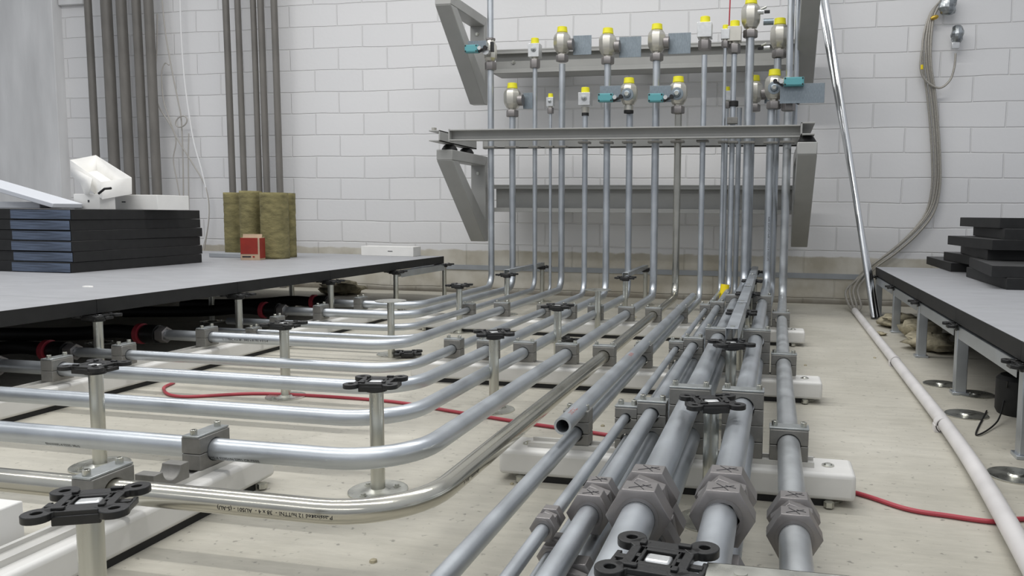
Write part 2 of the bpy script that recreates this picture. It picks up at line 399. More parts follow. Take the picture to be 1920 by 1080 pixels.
for k, r_, X, YT, YR, vtop, mt in TL:
    top = 2.2 if vtop is None else at(1100, vtop, Y=YR).z
    z = ZB + r_ + .0105 if k not in ('U',) else ZB+.012
    if k in 'EDCBASWZ': z = zt
    pipe('steel_pipe', [(zend[k], YT, z), (X, YT, z), (X, YR, z), (X, YR, top)], r_, 'galv' if mt == 'galv' else 'shiny', DESC[k],
         [.13 if k in 'EDCB' else .11, .045 if r_ < .012 else .075, ], )
    Yr[k] = YR; Xr[k] = X; P[k] = (r_, X, YT, z, top)
# right-hand pipes
def rr(u, v, Y): return at(u, v, Y=Y).x
hF, hG, hH, hI, hK = .0225, .0195, .0225, .030, .028
zF = [ZB+hF, ZB+3*hF]; zG = [ZB+hG, ZB+3*hG]; zH = [ZB+hH, ZB+3*hH]; zI = [ZB+hI, ZB+3*hI]; zK = ZB+hK
def top_at(v, Y): return at(1400, v, Y=Y).z
def rpipe(k, r_, X, z, Ynear, Yriser, ucol, vtop, label, matn='galv', Xnear=None, **kw):
    x2 = xat(ucol, 300, Yriser)
    top = 2.2 if vtop is None else top_at(vtop, Yriser)
    xn = X if Xnear is None else Xnear
    pipe('steel_pipe', [(xn, Ynear, z), (X, 2.3, z), (X+(x2-X)*.3, 3.2, z), (x2, Yriser, z), (x2, Yriser, top)], r_, matn, label, [.01, .01, .05 if r_ < .012 else .075], **kw)
    P[k] = (r_, x2, Yriser, z, top)
rpipe('Fl', .0135, -.358, zF[0], .30, 3.80, 1317, 101, 'grey pipe running under the open-ended pipe and on to the bottom edge of the picture')
pipe('steel_pipe', [(-.352, 1.285, zF[1]), (-.352, 3.52, zF[1])], .0155, 'galv', 'straight grey pipe with a cut open end, lying on top of another pipe', group='galvanised pipes running over the floor', open_end=True)
rpipe('Gu', .0085, -.262, zG[1], .30, 3.86, 1355, 89, 'thin upper pipe with the smallest coupling at the bottom edge')
rpipe('Gl', .0085, -.256, zG[0], .30, 4.02, 1361, 203, 'thin pipe hidden directly beneath the thin pipe with the smallest coupling')
rpipe('Hu', .0135, -.214, zH[1], .30, 3.88, 1372, 101, 'medium upper pipe whose coupling has a pencil cross, left of the big pair')
rpipe('Hl', .0135, -.210, zH[0], .30, 4.05, 1384, 202, 'medium pipe lying beneath the pipe left of the big pair')
rpipe('Iu', .0205, -.144, zI[1], .30, 3.90, 1401, 66, 'thick upper pipe left of the stringer row, with the scribbled big coupling')
rpipe('Il', .0190, -.140, zI[0], .30, 4.06, 1407, 212, 'thick pipe in the shade beneath the pipe with the scribbled big coupling')
rpipe('Ju', .0200, -.040, zI[1], .30, 3.93, 1444, 206, 'thick upper pipe right of the stringer row with a coupling marked by a cross', Xnear=-.056)
rpipe('Jl', .0190, -.036, zI[0], .30, 4.08, 1453, 112, 'thick pipe beneath the pipe right of the stringer row', Xnear=-.050)
rpipe('K', .0200, .037, zK, .30, 3.90, 1475, 212, 'single whitish-stained pipe on the far right, running alone in its clamps', 'dull')
# upper continuation of the far right riser above its valve
RT = [('topK', .0165, 3.94, 1483)]
xk = P['K'][1]
pipe('steel_pipe', [(xk, 3.90, top_at(178, 3.90)), (xk, 3.90, 2.2)], .0165, 'galv', 'upright pipe leaving the top of the frame beside the right bracket, above the teal switch', group='pipes rising through the wall frame')
pipe('steel_pipe', [(xk+.035, 4.02, .93), (xk+.035, 4.02, 2.2)], .0125, 'galv', 'slim upright pipe half hidden behind the one beside the right bracket', group='pipes rising through the wall frame')

# clamps on the crosswise bars
barname = {1: 'nearest crosswise bar', 2: 'middle crosswise bar', 3: 'rearmost crosswise bar'}
YB = {1: R1, 2: R2, 3: R3}
sh = {'E': 'the brass-tinted pipe', 'D': 'the second bent pipe', 'C': 'the third bent pipe', 'B': 'the fourth bent pipe', 'A': 'the fifth, slimmer bent pipe',
      'S': 'the sixth bent pipe', 'U': 'the thinnest bent pipe', 'V': 'the slim bent pipe', 'W': 'the last but one bent pipe', 'Z': 'the farthest bent pipe'}
WID = {'E': .064, 'D': .064, 'C': .062, 'B': .062, 'A': .052, 'S': .062, 'V': .052, 'W': .062, 'Z': .062}
for bar, ks in ((2, 'ABCDE'), (3, 'BCDESV')):
    for k in ks:
        r_, X, YT, z, _ = P[k]
        h = z-ZB
        clamp(X, YB[bar], ZB, [r_], [h], WID[k], 'y', f'grey block clamp on {sh[k]} at the {barname[bar]}')
r_, X, YT, z, _ = P['A']; clamp(X, YB[3], ZB, [r_], [z-ZB], .052, 'y', f'grey block clamp on {sh["A"]} at the {barname[3]}', plate=False)
for bar in (1, 2, 3):
    Y = YB[bar]; q = barname[bar]; t_ = (Y-.3)/2.0
    clamp(-.356, Y, ZB, [.0135, .0155], [hF, hF], .05, 'y', f'two-storey grey clamp joining the open-ended pipe and the one below at the {q}', plate=False, open_top=True)
    clamp(-.260, Y, ZB, [.0085, .0085], [hG, hG], .042, 'y', f'small two-storey clamp on the thin pipe pair at the {q}')
    clamp(-.212, Y, ZB, [.0135, .0135], [hH, hH], .054, 'y', f'two-storey clamp on the medium pipe pair at the {q}')
    clamp(-.142, Y, ZB, [.0190, .0205], [hI, hI], .074, 'y', f'tall clamp on the big pipe pair left of the stringers at the {q}')
    xj = -.038 if bar > 1 else -.046
    clamp(xj, Y, ZB, [.0190, .0200], [hI, hI], .074, 'y', f'tall clamp on the big pipe pair right of the stringers at the {q}')
    clamp(.037, Y, ZB, [.0200], [hK], .068, 'y', f'square clamp on the single far right pipe at the {q}')
# clamps on the lengthwise bars
for k in 'ED':
    r_, X, YT, z, _ = P[k]; clamp(LX1, YT, ZB, [r_], [z-ZB], .074, 'x', f'grey block clamp on {sh[k]} at the lower left bar')
for k in 'CBASWZ':
    r_, X, YT, z, _ = P[k]; clamp(LX2+.01, YT, ZB, [r_], [z-ZB], WID[k], 'x', f'grey block clamp on {sh[k]} beside the raised floor')
for k in 'UV':
    r_, X, YT, z, _ = P[k]; clamp(LX2+.01, YT, ZB, [r_], [z-ZB], .044, 'x', f'small grey clamp on {sh[k]} beside the raised floor')
# open clamp half waiting for a pipe
r_ = .0185
oc = empty('pipe_clamp', (LX1+.005, 1.035, ZB), PI/2, 'open half clamp without a pipe, between the two nearest clamps at lower left', 'pipe clamp', 'grey pipe clamps on the mounting bars')
MB().extrude(half_profile(.074, .028, r_, False), (0, -.018, .028), (1, 0, 0), (0, 0, 1), (0, .036, 0)).build('lower_half', 'clamp', oc, bevel=.0015)

# ------------------------------------------------------------------ cutting ring couplings (two hex nuts and a hex body)
def coupling(X, Y, z, r, af, label, marks=True, rot=0):
    c = empty('hex_coupling', (X, Y, z), 0, label, 'pipe coupling', 'hexagonal couplings near the bottom edge')
    ln = af*.52
    def nut(y0, y1, cy):
        mb = MB(); R_ = af/2/math.cos(PI/6); c1 = af*.035
        mb.lathe((0, y0, 0), (0, 1, 0), [(0, r+.0006), (0, R_*.90), (c1, R_), (y1-y0-c1, R_), (y1-y0, R_*.90), (y1-y0, r+.0006)], 6, False, rot)
        # round the chamfer: inner ring face
        return mb.build('nut', 'nut', c, bevel=.0006)
    nut(-ln*1.42, -ln*.42, 0); nut(ln*.42, ln*1.42, 0)
    MB().cyl((0, -ln*.44, 0), (0, ln*.44, 0), r*1.32, 20).build('thread', 'nickel', c)
    MB().lathe((0, -ln*.28, 0), (0, 1, 0), [(0, af*.46), (ln*.08, af*.52), (ln*.5, af*.52), (ln*.56, af*.46)], 6, True, rot+.3).build('body_hex', 'nut', c, bevel=.0006)
    # round the bore lip
    MB().ring((0, -ln*1.42-.0015, 0), (0, 1, 0), .0015, r+.0045, r+.0004, 28).build('lip', 'nut', c)
    if marks:
        for y in (-ln*.95, ln*.95):
            zt_ = af/2+.0002; s_ = ln*.27; mb = MB()
            for (ax_, ay, bx, by) in ((-s_, -s_*.8, s_, s_*.6), (-s_*.7, s_, s_*.5, -s_), (s_*.2, s_*.5, s_*1.2, -s_*.2)):
                mb.tube([(ax_*1.3, y+ay*1.1, zt_), ((ax_+bx)/2+.0006, y+(ay+by)/2, zt_), (bx*1.3, y+by*1.1, zt_)], .00045, 6)
            mb.build('pencil_mark', 'ink', c)
    return c
coupling(.037, 1.03, zK, .0200, .062, 'grey hexagonal coupling on the single far right pipe')
coupling(-.049, .92, zI[1], .0200, .066, 'largest hexagonal coupling, marked with a cross, right of the nearest pedestal tube')
coupling(-.144, .90, zI[1], .0205, .066, 'big hexagonal coupling with scribbled pencil, just behind the bottom black pedestal head')
coupling(-.214, .94, zH[1], .0135, .050, 'hexagonal coupling with a pencil cross on the medium pipe')
coupling(-.262, .89, zG[1], .0085, .030, 'smallest hexagonal coupling, on the thin pipe at the bottom edge', marks=False)
coupling(-.256, .90, zG[0], .0085, .030, 'small hexagonal coupling on the thin pipe hidden underneath', marks=False)
coupling(-.210, .80, zH[0], .0135, .050, 'hexagonal coupling in the shade under the medium pipe', marks=False)
coupling(-.140, .96, zI[0], .0190, .064, 'big hexagonal coupling on the lower pipe, partly under the scribbled one', marks=False)
coupling(-.046, .80, zI[0], .0190, .064, 'big hexagonal coupling on the lower pipe at the bottom edge', marks=False)

# ------------------------------------------------------------------ floor pedestals
GX, GY, HZ = -.0916, .6576, .2045
def head_parts(par, zc=0.0, name='pedestal_head'):
    """black four-lobed plastic head"""
    mb = MB(); t_ = .008
    for sx_ in (-1, 1):
        for sy in (-1, 1):
            mb.ring((sx_*.0345, sy*.0325, zc), (0, 0, 1), t_, .0138, .0052, 20)
            mb.box((sx_*.0245, sy*.0245, zc+t_/2), (.013, .018, t_), Matrix.Rotation(sx_*sy*PI/4, 3, 'Z'))
    for s_ in (-1, 1):
        mb.box((0, s_*.0245, zc+t_/2), (.050, .015, t_*.9)); mb.box((s_*.0245, 0, zc+t_/2), (.009, .040, t_*.9))
        mb.box((s_*.0155, 0, zc+t_/2), (.0035, .036, t_*.8)); mb.box((s_*.020, s_*.0, zc+t_/2), (.010, .006, t_*.8))
        mb.box((0, s_*.0145, zc+t_/2), (.034, .006, t_*.8))
        mb.box((0, s_*.0315, zc-.002), (.044, .004, .010)); mb.box((s_*.040, 0, zc-.001), (.005, .026, .007)); mb.box((s_*.033, 0, zc+.002), (.014, .008, .004))
        mb.box((s_*.018, s_*.026, zc+t_+.0012), (.012, .006, .003)); mb.box((-s_*.02, s_*.022, zc+t_+.001), (.006, .008, .003))
    mb.ring((0, 0, zc-.012), (0, 0, 1), .014, .0195, .0128, 20)
    o = mb.build(name, 'black', par, bevel=.0009)
    return o
def make_pedestal(label, H=HZ):
    r = empty('floor_pedestal', (0, 0, 0), 0, label, 'floor pedestal', 'adjustable pedestals of the raised floor')
    MB().lathe((0, 0, 0), (0, 0, 1), [(0, .053), (.0025, .053), (.0032, .0505), (.0026, .048), (.0026, .02), (.006, .0145)], 40).build('base_plate', 'zinc', r)
    bpl = [q for q in bpy.data.objects if q.parent == r][0]
    mb = MB()
    for an in (.6, 2.4, 4.2): mb.lathe((.035*math.cos(an), .035*math.sin(an), .0026), (0, 0, 1), [(0, .007), (.001, .007), (.0011, .0045), (.004, .004)], 12)
    mb.build('screw', 'zinc', bpl)
    MB().tube([(0, 0, .003), (0, 0, H-.008)], .0126, 24).build('tube', 'zinc', r)
    hd = head_parts(r, H-.007, 'head')
    MB().box((0, 0, H-.004), (.024, .016, .008)).build('bolt', 'block', hd, bevel=.003)
    return r
spots = [
 (-1, 0, 'black-headed floor pedestal nearest the camera at lower left'),
 (-1, 1, 'floor pedestal standing in front of the second bent pipe, centre left'),
 (-1, 2, 'floor pedestal behind the third bent pipe, between two block clamps'),
 (-1, 3, 'floor pedestal midway to the wall, between the two rear bars'),
 (-2, 1, 'floor pedestal in front of the raised floor corner at far left'),
 (-2, 2, 'floor pedestal among the crosswise pipes, left of centre'),
 (-2, 4, 'floor pedestal at the bends of the rearmost bent pipes'),
 (-3, 2, 'pedestal under the nearest visible tile joint of the left raised floor'),
 (-3, 3, 'pedestal under the second visible tile joint of the left raised floor'),
 (-3, 4, 'pedestal under the third visible tile joint of the left raised floor'),
 (-3, 5, 'pedestal under the last tile joint of the left raised floor'),
 (-3, 6, 'pedestal at the rear corner of the left raised floor'),
 (-2, 5, 'pedestal carrying the near end of the short stringer by the leftmost risers'),
 (-2, 6, 'pedestal carrying the wall end of the short stringer by the leftmost risers'),
 (-1, 5, 'pedestal carrying the near end of the short stringer at the middle risers'),
 (-1, 6, 'pedestal carrying the wall end of the short stringer at the middle risers'),
 (0, 0, 'black-headed pedestal cut by the bottom edge between the big pipes'),
 (0, 1, 'pedestal standing in the gap between the two big pipe pairs'),
 (0, 2, 'pedestal at the near end of the long stringer row'),
 (0, 3, 'second pedestal under the long stringer row'),
 (0, 4, 'third pedestal under the long stringer row'),
 (0, 5, 'fourth pedestal under the long stringer row, by the risers'),
 (0, 6, 'last pedestal under the long stringer row, at the wall'),
 (-4, 2, 'pedestal deep under the left raised floor, nearer one'), (-4, 3, 'pedestal deep under the left raised floor, second row'),
 (-4, 4, 'pedestal deep under the left raised floor, third row'), (-4, 5, 'pedestal deep under the left raised floor, by the wall'),
 (1, 3, 'pedestal under the right raised floor at the second visible tile joint'),
 (1, 4, 'pedestal under the right raised floor at the third visible tile joint'),
 (1, 5, 'pedestal under the right raised floor at the fourth visible tile joint'),
 (1, 6, 'pedestal at the wall corner of the right raised floor'),
 (1, 2, 'nearest pedestal under the right raised floor'),
]
ped0 = None
def gpos(i, j):
    if i == 1: return (.535, GY+.6*j-.10, 0)
    return (GX+.6*i, GY+.6*j, 0)
rots = {(-1, 0): .45, (-1, 1): .2, (-1, 2): .5, (0, 0): -.12, (0, 1): .3, (0, 2): .4}
for i, j, lab in spots:
    p = gpos(i, j); rz = rots.get((i, j), 0)
    if i == 1:
        r = empty('floor_pedestal', p, 0, lab, 'floor pedestal', 'square-legged pedestals of the right raised floor')
        MB().box((0, 0, .098), (.032, .032, .19)).build('leg', 'galv', r, bevel=.002); MB().box((0, 0, .004), (.045, .045, .008)).build('foot', 'galv', r, bevel=.001)
        head_parts(r, HZ-.009, 'head'); continue
    if ped0 is None: ped0 = make_pedestal(lab); ped0.location = p; ped0.rotation_euler = (0, 0, rz)
    else: copy_thing(ped0, p, rz, lab)
# two pedestals standing upside down on their tubes
def upside(loc, label, H):
    r = empty('floor_pedestal', loc, 0, label, 'floor pedestal', 'adjustable pedestals standing upside down')
    MB().tube([(0, 0, 0), (0, 0, H-.003)], .0118, 24).build('tube', 'zinc', r)
    MB().lathe((0, 0, H-.005), (0, 0, 1), [(0, .0145), (.002, .05), (.0025, .053), (.005, .053), (.005, 0)], 40, False).build('base_plate', 'zinc', r)
    return r
upside((GX-1.2, GY+1.8, 0), 'pedestal turned upside down, its round plate on top, left of centre', .200)
upside((GX-.6, GY+2.4, 0), 'pedestal turned upside down in front of the middle risers', .200)
# loose heads and plates lying about
def loose_head(p, rz, label):
    r = empty('pedestal_head', p, rz, label, 'pedestal head', 'loose black pedestal heads on the floor')
    head_parts(r, .0105, 'plate'); return r
h = at(765, 664, Z=.01); loose_head((h.x, h.y, 0), .4, 'loose black pedestal head on the floor, behind the fifth bent pipe')
h = at(1058, 638, Z=.01); loose_head((h.x, h.y, 0), .9, 'loose black pedestal head on the floor below the midway pedestal')
def loose_plate(u, v, label):
    h = at(u, v, Z=.003); o = MB().lathe((0, 0, 0), (0, 0, 1), [(0, .053), (.0025, .053), (.0032, .0505), (.0026, .048), (.0026, .016), (.006, .013), (.006, 0)], 40, False).build('base_plate', 'zinc')
    o.location = (h.x, h.y, 0); tag(o, label, 'base plate', 'loose round pedestal plates on the floor'); return o
loose_plate(735, 663, 'round steel pedestal plate on the floor beside a black head')
loose_plate(1765, 719, 'round steel pedestal plate left of the nearest leg of the right raised floor')
loose_plate(1812, 776, 'round steel pedestal plate on the floor right of the white conduit, the middle one')
loose_plate(1905, 890, 'round steel pedestal plate at the right edge of the picture')
loose_plate(1828, 738, 'round steel pedestal plate just right of the leg of the right raised floor')

# ------------------------------------------------------------------ stringers
def stringer(a, b_, label, z0, w_=.032, h=.034, material='galv'):
    a = Vector(a); b_ = Vector(b_); d = b_-a; an = math.atan2(d.y, d.x)
    L_ = d.length
    r = empty('floor_stringer', (a.x, a.y, z0), an, label, 'floor stringer', 'galvanised stringers of the raised floor')
    mb = MB()
    mb.box((L_/2, 0, h-.001), (L_, w_, .002)); mb.box((L_/2, w_/2-.001, h/2), (L_, .002, h)); mb.box((L_/2, -w_/2+.001, h/2), (L_, .002, h))
    mb.build('channel', material, r, bevel=.0007)
    for ex in (.03, L_-.03): MB().cyl((ex, 0, h), (ex, 0, h+.0015), .006, 12).build('screw', 'zinc', r)
    return r
zs = HZ+.0005
def gp(i, j, dy=0): p = gpos(i, j); return (p[0], p[1]+dy)
for j, lab in ((2, 'nearest grey stringer of the long row between the big pipe pairs'), (3, 'second grey stringer of the long row'), (4, 'third grey stringer of the long row'), (5, 'last grey stringer of the long row, ending at the wall')):
    stringer(gp(0, j, .02), gp(0, j+1, -.02), lab, HZ-.006 if j > 2 else HZ-.004)
stringer(gp(-1, 5, .0), gp(-1, 6, .0), 'short galvanised stringer at the middle risers', zs, .03, .02)
stringer(gp(-2, 5, .0), gp(-2, 6, .0), 'short galvanised stringer by the leftmost risers', zs, .03, .02)
stringer(gp(-3, 5, .03), gp(-3, 6, -.03), 'stringer under the rear end of the left raised floor', HZ-.036)
s0 = gp(0, 0); stringer((s0[0]+.042, s0[1]-.004), (s0[0]+.62, s0[1]+.002), 'pale galvanised stringer cut by the bottom edge of the picture', HZ-.026, .036, .02, 'zinc')
for j, lab in ((0, 'nearest stringer under the right raised floor edge, cut by the picture edge'), (1, 'stringer bridging to the nearest leg of the right raised floor'), (2, 'stringer under the right raised floor edge, second'), (3, 'stringer under the right raised floor edge, third'), (4, 'stringer under the right raised floor edge, fourth'), (5, 'stringer under the right raised floor edge beside the leaning poles')):
    stringer(gp(1, j, .03), gp(1, j+1, -.03), lab, HZ-.040, .034, .036)

# ------------------------------------------------------------------ raised floors
TZ = .249; TH = .042
def tile_mesh(top='tile_top', th=TH, s_=.5985):
    mb = MB(); mb.box((0, 0, th/2), (s_, s_, th-.001)); mb.cur = 1; mb.box((0, 0, th-.0006), (s_-.003, s_-.003, .0014)); return mb, ['tile_edge', top]
tile0 = None
def floor_tile(x, y, z, rz, label, group, top='tile_top'):
    global tile0
    key = top
    if key not in TM:
        mb, ms = tile_mesh('tile_dark' if top == 'stack_dark' else top)
        if top == 'stack_dark': mb.v = [(v[0], v[1]*1.2, v[2]) for v in mb.v]
        o = mb.build('floor_tile', ms, bevel=.0012); TM[key] = o
    else:
        o = TM[key].copy(); col.objects.link(o)
    o.location = (x, y, z); o.rotation_euler = (0, 0, rz); tag(o, label, 'floor tile', group); return o
TM = {}
rows = ['first', 'second', 'third', 'fourth', 'fifth', 'sixth']
colsn = ['along the pipe-side edge', 'in the second strip from the pipes', 'in the third strip from the pipes', 'in the fourth strip from the pipes', 'in the farthest strip from the pipes']
for c_ in range(5):
    for j in range(6):
        if c_ > 2 and j < 2: continue
        floor_tile(GX-1.8-.3-.6*c_, GY+.3+.6*j, TZ-TH, 0, f'grey tile of the left raised floor {colsn[c_]}, {rows[j]} row from the camera', 'grey tiles of the left raised floor')
for c_ in range(4):
    for j in range(6):
        if c_ > 0 and j < 1: continue
        floor_tile(.515+.3+.6*c_, GY-.10+.3+.6*j, TZ-TH, 0, f'grey tile of the right raised floor, {["edge strip by the pipes", "second strip", "third strip", "outer strip"][c_]}, {rows[j]} row from the camera', 'grey tiles of the right raised floor')
# further legs so that the floors stand
for (x, y, lab) in ((2.33, 1.8, 'near'), (2.33, 4.1, 'rear')):
    copy_thing(ped0, (x, y, 0), 0, f'{lab} outer pedestal under the right raised floor')
for (x, y, lab) in ((-3.69, 2.46, 'near'), (-4.29, 4.26, 'rear')):
    copy_thing(ped0, (x, y, 0), 0, f'{lab} outer pedestal under the left raised floor')

# stack of black tiles on the left
for k in range(6):
    jx = [0, .004, -.002, .006, -.004, .0][k]; jy = [0, .01, -.006, .014, .004, 0][k]
    st = floor_tile(-2.74-.3+jx*.4, 2.585+.36+jy*.5, TZ+.0005+k*.0425, .01*((k*7) % 3-1), f'black tile stacked on the left raised floor, {["lowest", "second from below", "third from below", "fourth from below", "fifth from below", "topmost"][k]} of the front stack', 'black tiles stacked on the left raised floor', 'stack_dark')
    fm = MB().box((.3-.145, -.3625, .0205), (.285, .004, .036)).build('blue_edge_strip', 'blue_edge', st, bevel=.001)  # streaky blue-grey strip along the near edge of each tile
o = MB().box((0, 0, .012), (.72, .14, .02)).build('foam_board', 'foam', bevel=.003); o.location = (-3.20, 2.68, .590); o.rotation_euler = (0, .235, .0)
tag(o, 'pale grey foam board lying slanted on the stacked tiles at far left', 'board')

o = MB().box((0, 0, .014), (.43, .30, .027)).build('foam_board', 'foam', bevel=.003); o.location = (-3.17, 2.80, TZ+.0008+6*.0425); tag(o, 'flat pale board on the black stack under the slanted one', 'board')
# cartons
def carton(name, c, d, rz, material, label, cat='box', seam=True, prints=(), tilt=0, group=None):
    r = empty(name, c, rz, label, cat, group); r.rotation_euler = (tilt, 0, rz)
    MB().box((0, 0, d[2]/2), d).build('body', material, r, bevel=.0015)
    for (px, pz, w_, h_) in prints: MB().box((px, -d[1]/2-.0004, pz), (w_, .0008, h_)).build('print', 'ink', r)
    return r
ZS = TZ+.0005+6*.0425
p = at(275, 391, X=-2.80)
xc_ = at(295, 380, Y=2.96).x
carton('carton', (xc_-.165, 2.96+.095, ZS), (.33, .19, .066), 0, 'card', 'long closed white carton on top of the black tile stack', prints=((-.01, .034, .02, .005), (-.10, .008, .03, .005)), group='white cartons')
xc_ = at(187, 380, Y=2.76).x
carton('carton', (xc_-.065, 2.76+.04, ZS), (.13, .08, .064), 0, 'card', 'short white carton under the tilted open one', prints=((.01, .034, .008, .010),), group='white cartons')
# open carton, tilted towards the room
oc = empty('carton', (-2.86, 2.84, ZS+.066), 0, 'open white carton lying tilted on the other cartons', 'box', 'white cartons')
A_, B_, C_, D_ = at(131, 300, Y=2.95), at(180, 291, Y=3.06), at(247, 333, Y=2.94), at(190, 341, Y=2.74)
dn = Vector((.0, .0, -.072)); a_, b__, c__, d_ = [q_+dn+(Vector((-2.86, 2.88, 0))-Vector((q_.x, q_.y, 0)))*.02 for q_ in (A_, B_, C_, D_)]
mb = MB(); mb.add([q_-oc.location for q_ in (A_, B_, C_, D_, a_, b__, c__, d_)], [(0, 1, 5, 4), (1, 2, 6, 5), (2, 3, 7, 6), (3, 0, 4, 7), (4, 5, 6, 7)])
o = mb.build('tray', 'card', oc, angle=20); sd = o.modifiers.new('thick', 'SOLIDIFY'); sd.thickness = .003
f_ = MB(); f_.add([q_-oc.location for q_ in (at(132, 312, Y=2.90), at(172, 334, Y=2.75), at(166, 365, Y=2.74), at(158, 364, Y=2.76), at(150, 342, Y=2.80), at(133, 330, Y=2.86))], [(0, 1, 2, 3, 4, 5)])
o = f_.build('flap', 'card', oc, angle=20); sd = o.modifiers.new('thick', 'SOLIDIFY'); sd.thickness = .002
mb = MB(); mb.tube([at(185, 363, Y=2.73)-oc.location, at(196, 354, Y=2.73)-oc.location, at(208, 353, Y=2.73)-oc.location], .005, 8); mb.build('strap', 'black', oc)
p = at(735, 479, Z=TZ)
carton('carton', (p.x, 4.20, TZ), (.33, .10, .055), 0, 'card', 'flat white carton at the rear edge of the left raised floor', prints=((.02, .028, .03, .004),), group='white cartons')
# red box
pr = at(464, 488, Z=TZ)
rb = empty('fixings_box', (pr.x+.004, pr.y+.04, TZ), .24, 'small red cardboard box in front of the mineral wool', 'box')
MB().box((0, 0, .058), (.098, .07, .116)).build('carton', 'kraft', rb, bevel=.001)
MB().box((-.004, -.0355, .074), (.088, .001, .084)).build('red_label', 'red', rb)
MB().box((-.018, -.0356, .018), (.044, .001, .007)).build('print', 'ink', rb); MB().box((.018, -.0356, .018), (.010, .001, .008)).build('print', 'red', rb)
MB().box((.0493, 0, .062), (.001, .068, .105)).build('red_side', 'red', rb)
MB().box((0, .0, .1245), (.098, .001, .02), Matrix.Rotation(-.3, 3, 'X')).build('flap', 'kraft', rb)
# mineral wool rolls
def wool(u0, u1, v1, top, Yw, label, n=3):
    a_ = at(u0, v1, Y=Yw).x; b_ = at(u1, v1, Y=Yw).x; H = at(u0, top, Y=Yw).z-TZ
    r = (b_-a_)/2*.90; mb = MB(); N_ = 20; prof = []
    rows_ = 26
    for i in range(rows_+1):
        z = H*i/rows_; crease = .004*math.exp(-((z-H*.64)/.004)**2)+.002*math.exp(-((z-H*.86)/.004)**2)
        prof.append((z, r-crease-.0015*random.random()))
    mb.lathe((0, 0, 0), (0, 0, 1), prof, N_)
    for i, v in enumerate(mb.v): mb.v[i] = (max(-r*.93, min(r*.93, v[0]*1.04)), max(-r*.86, v[1]), v[2])
    o = mb.build('mineral_wool_roll', 'wool', angle=180); o.location = ((a_+b_)/2, Yw+r*.8, TZ+.001)
    tag(o, label, 'insulation', 'olive mineral wool rolls'); return o
wool(416, 445, 476, 361, 3.84, 'olive mineral wool roll on the left of the bundle')
wool(444, 482, 480, 358, 3.70, 'olive mineral wool roll behind the red box')
wool(480, 529, 483, 361, 3.66, 'widest olive mineral wool roll, right of the red box')
wool(522, 549, 484, 362, 3.82, 'narrow olive mineral wool roll at the right of the bundle')
o = MB().box((0, 0, .012), (.20, .10, .022)).build('steel_offcut', 'trim', bevel=.002); pp = at(410, 484, Z=TZ); o.location = (pp.x, pp.y+.1, TZ); tag(o, 'flat grey offcut between the tile stack and the mineral wool', 'offcut')

# right stack of dark tiles
def rtile(x, y, z, rz, label): floor_tile(x, y, z, rz, label, 'dark tiles stacked on the right raised floor', 'tile_dark')
zz = TZ+.0005
cfg = [(1.12, 4.20, 0, 'lowest, by the wall'), (1.12, 3.30, 0, 'lowest, nearer the camera'), (1.16, 3.86, .10, 'second layer, jutting towards the pipes'), (1.10, 3.28, -.10, 'second layer, nearer the camera'), (1.16, 3.66, -.05, 'third layer'), (1.12, 3.62, .07, 'fourth layer'), (1.20, 3.60, -.04, 'fifth layer'), (1.17, 3.66, .03, 'topmost')]
lay = [0, 0, 1, 1, 2, 3, 4, 5]
for (x, y, rz, nm), k in zip(cfg, lay): rtile(x, y, zz+k*.0428+(.0 if k else 0), rz, f'dark tile in the stack on the right raised floor, {nm}')
o = MB().box((0, 0, .002), (.75, .55, .003)).build('plastic_sheet', 'foam'); o.location = (1.52, 3.68, zz+6*.0428+.001); o.rotation_euler = (0, 0, .1); tag(o, 'pale sheet on top of the dark tile stack at the right', 'sheet')

# ------------------------------------------------------------------ wall frame: brackets, rails, beams
def bracket(x0, x1, Yf, Yb, ztop, zbot, label):
    r = empty('wall_bracket', ((x0+x1)/2, Yb, zbot), 0, label, 'wall bracket', 'grey steel wall brackets')
    w_ = x1-x0; H = ztop-zbot; D_ = Yb-Yf
    out = [(0, 0), (0, H), (-D_, H), (-D_, H-.045), (-.055, 0)]
    # outline with a triangular window, made of three pieces mitred together
    i1, i2, i3 = (-.045, H-.055), (-D_+.085, H-.055), (-.045, H*.25)
    mb = MB(); 
    def ex(poly): mb.extrude(poly, (-w_/2, 0, 0), (0, 1, 0), (0, 0, 1), (w_, 0, 0))
    ex([(0, 0), (0, H), (-.045, H-.055), (-.045, H*.25)][0:4])
    ex([(0, H), (-D_, H), (-D_, H-.055), i2, i1])
    ex([(0, 0), (-.045, H*.25), i2, (-D_, H-.055), (-.055, 0)])
    mb.build('frame', 'grey', r, bevel=.004)
    for zz_ in (H*.30, H*.80): MB().lathe((0, -.045, zz_), (0, -1, 0), [(0, .010), (.006, .010), (.006, .006), (.010, .006)], 6).build('bolt', 'zinc', r)
    return r
FB = 3.72
xl0, xl1 = at(818, 290, Y=3.84).x, at(848, 290, Y=3.84).x
xr0, xr1 = at(1495, 275, Y=3.60).x, at(1533, 270, Y=3.60).x
zl = at(830, 276, Y=3.84).z; zr = at(1515, 271, Y=3.60).z; zbl = at(890, 452, Y=4.34).z
ztopb = (zl+zr)/2
bracket(xl0, xl1, 3.84, 4.36, ztopb, zbl, 'lower left grey wall bracket under the beam end')
bracket(xr0, xr1, 3.60, 4.36, ztopb, zbl, 'lower right grey wall bracket under the beam end')
dzb = at(890, 197, Y=4.34).z-zbl
bracket(xl0, xl1, 3.84, 4.36, ztopb+dzb, zbl+dzb, 'upper left grey wall bracket, its top cut by the picture edge')
bracket(xr0, xr1, 3.60, 4.36, ztopb+dzb, zbl+dzb, 'upper right grey wall bracket, beside the leaning poles')
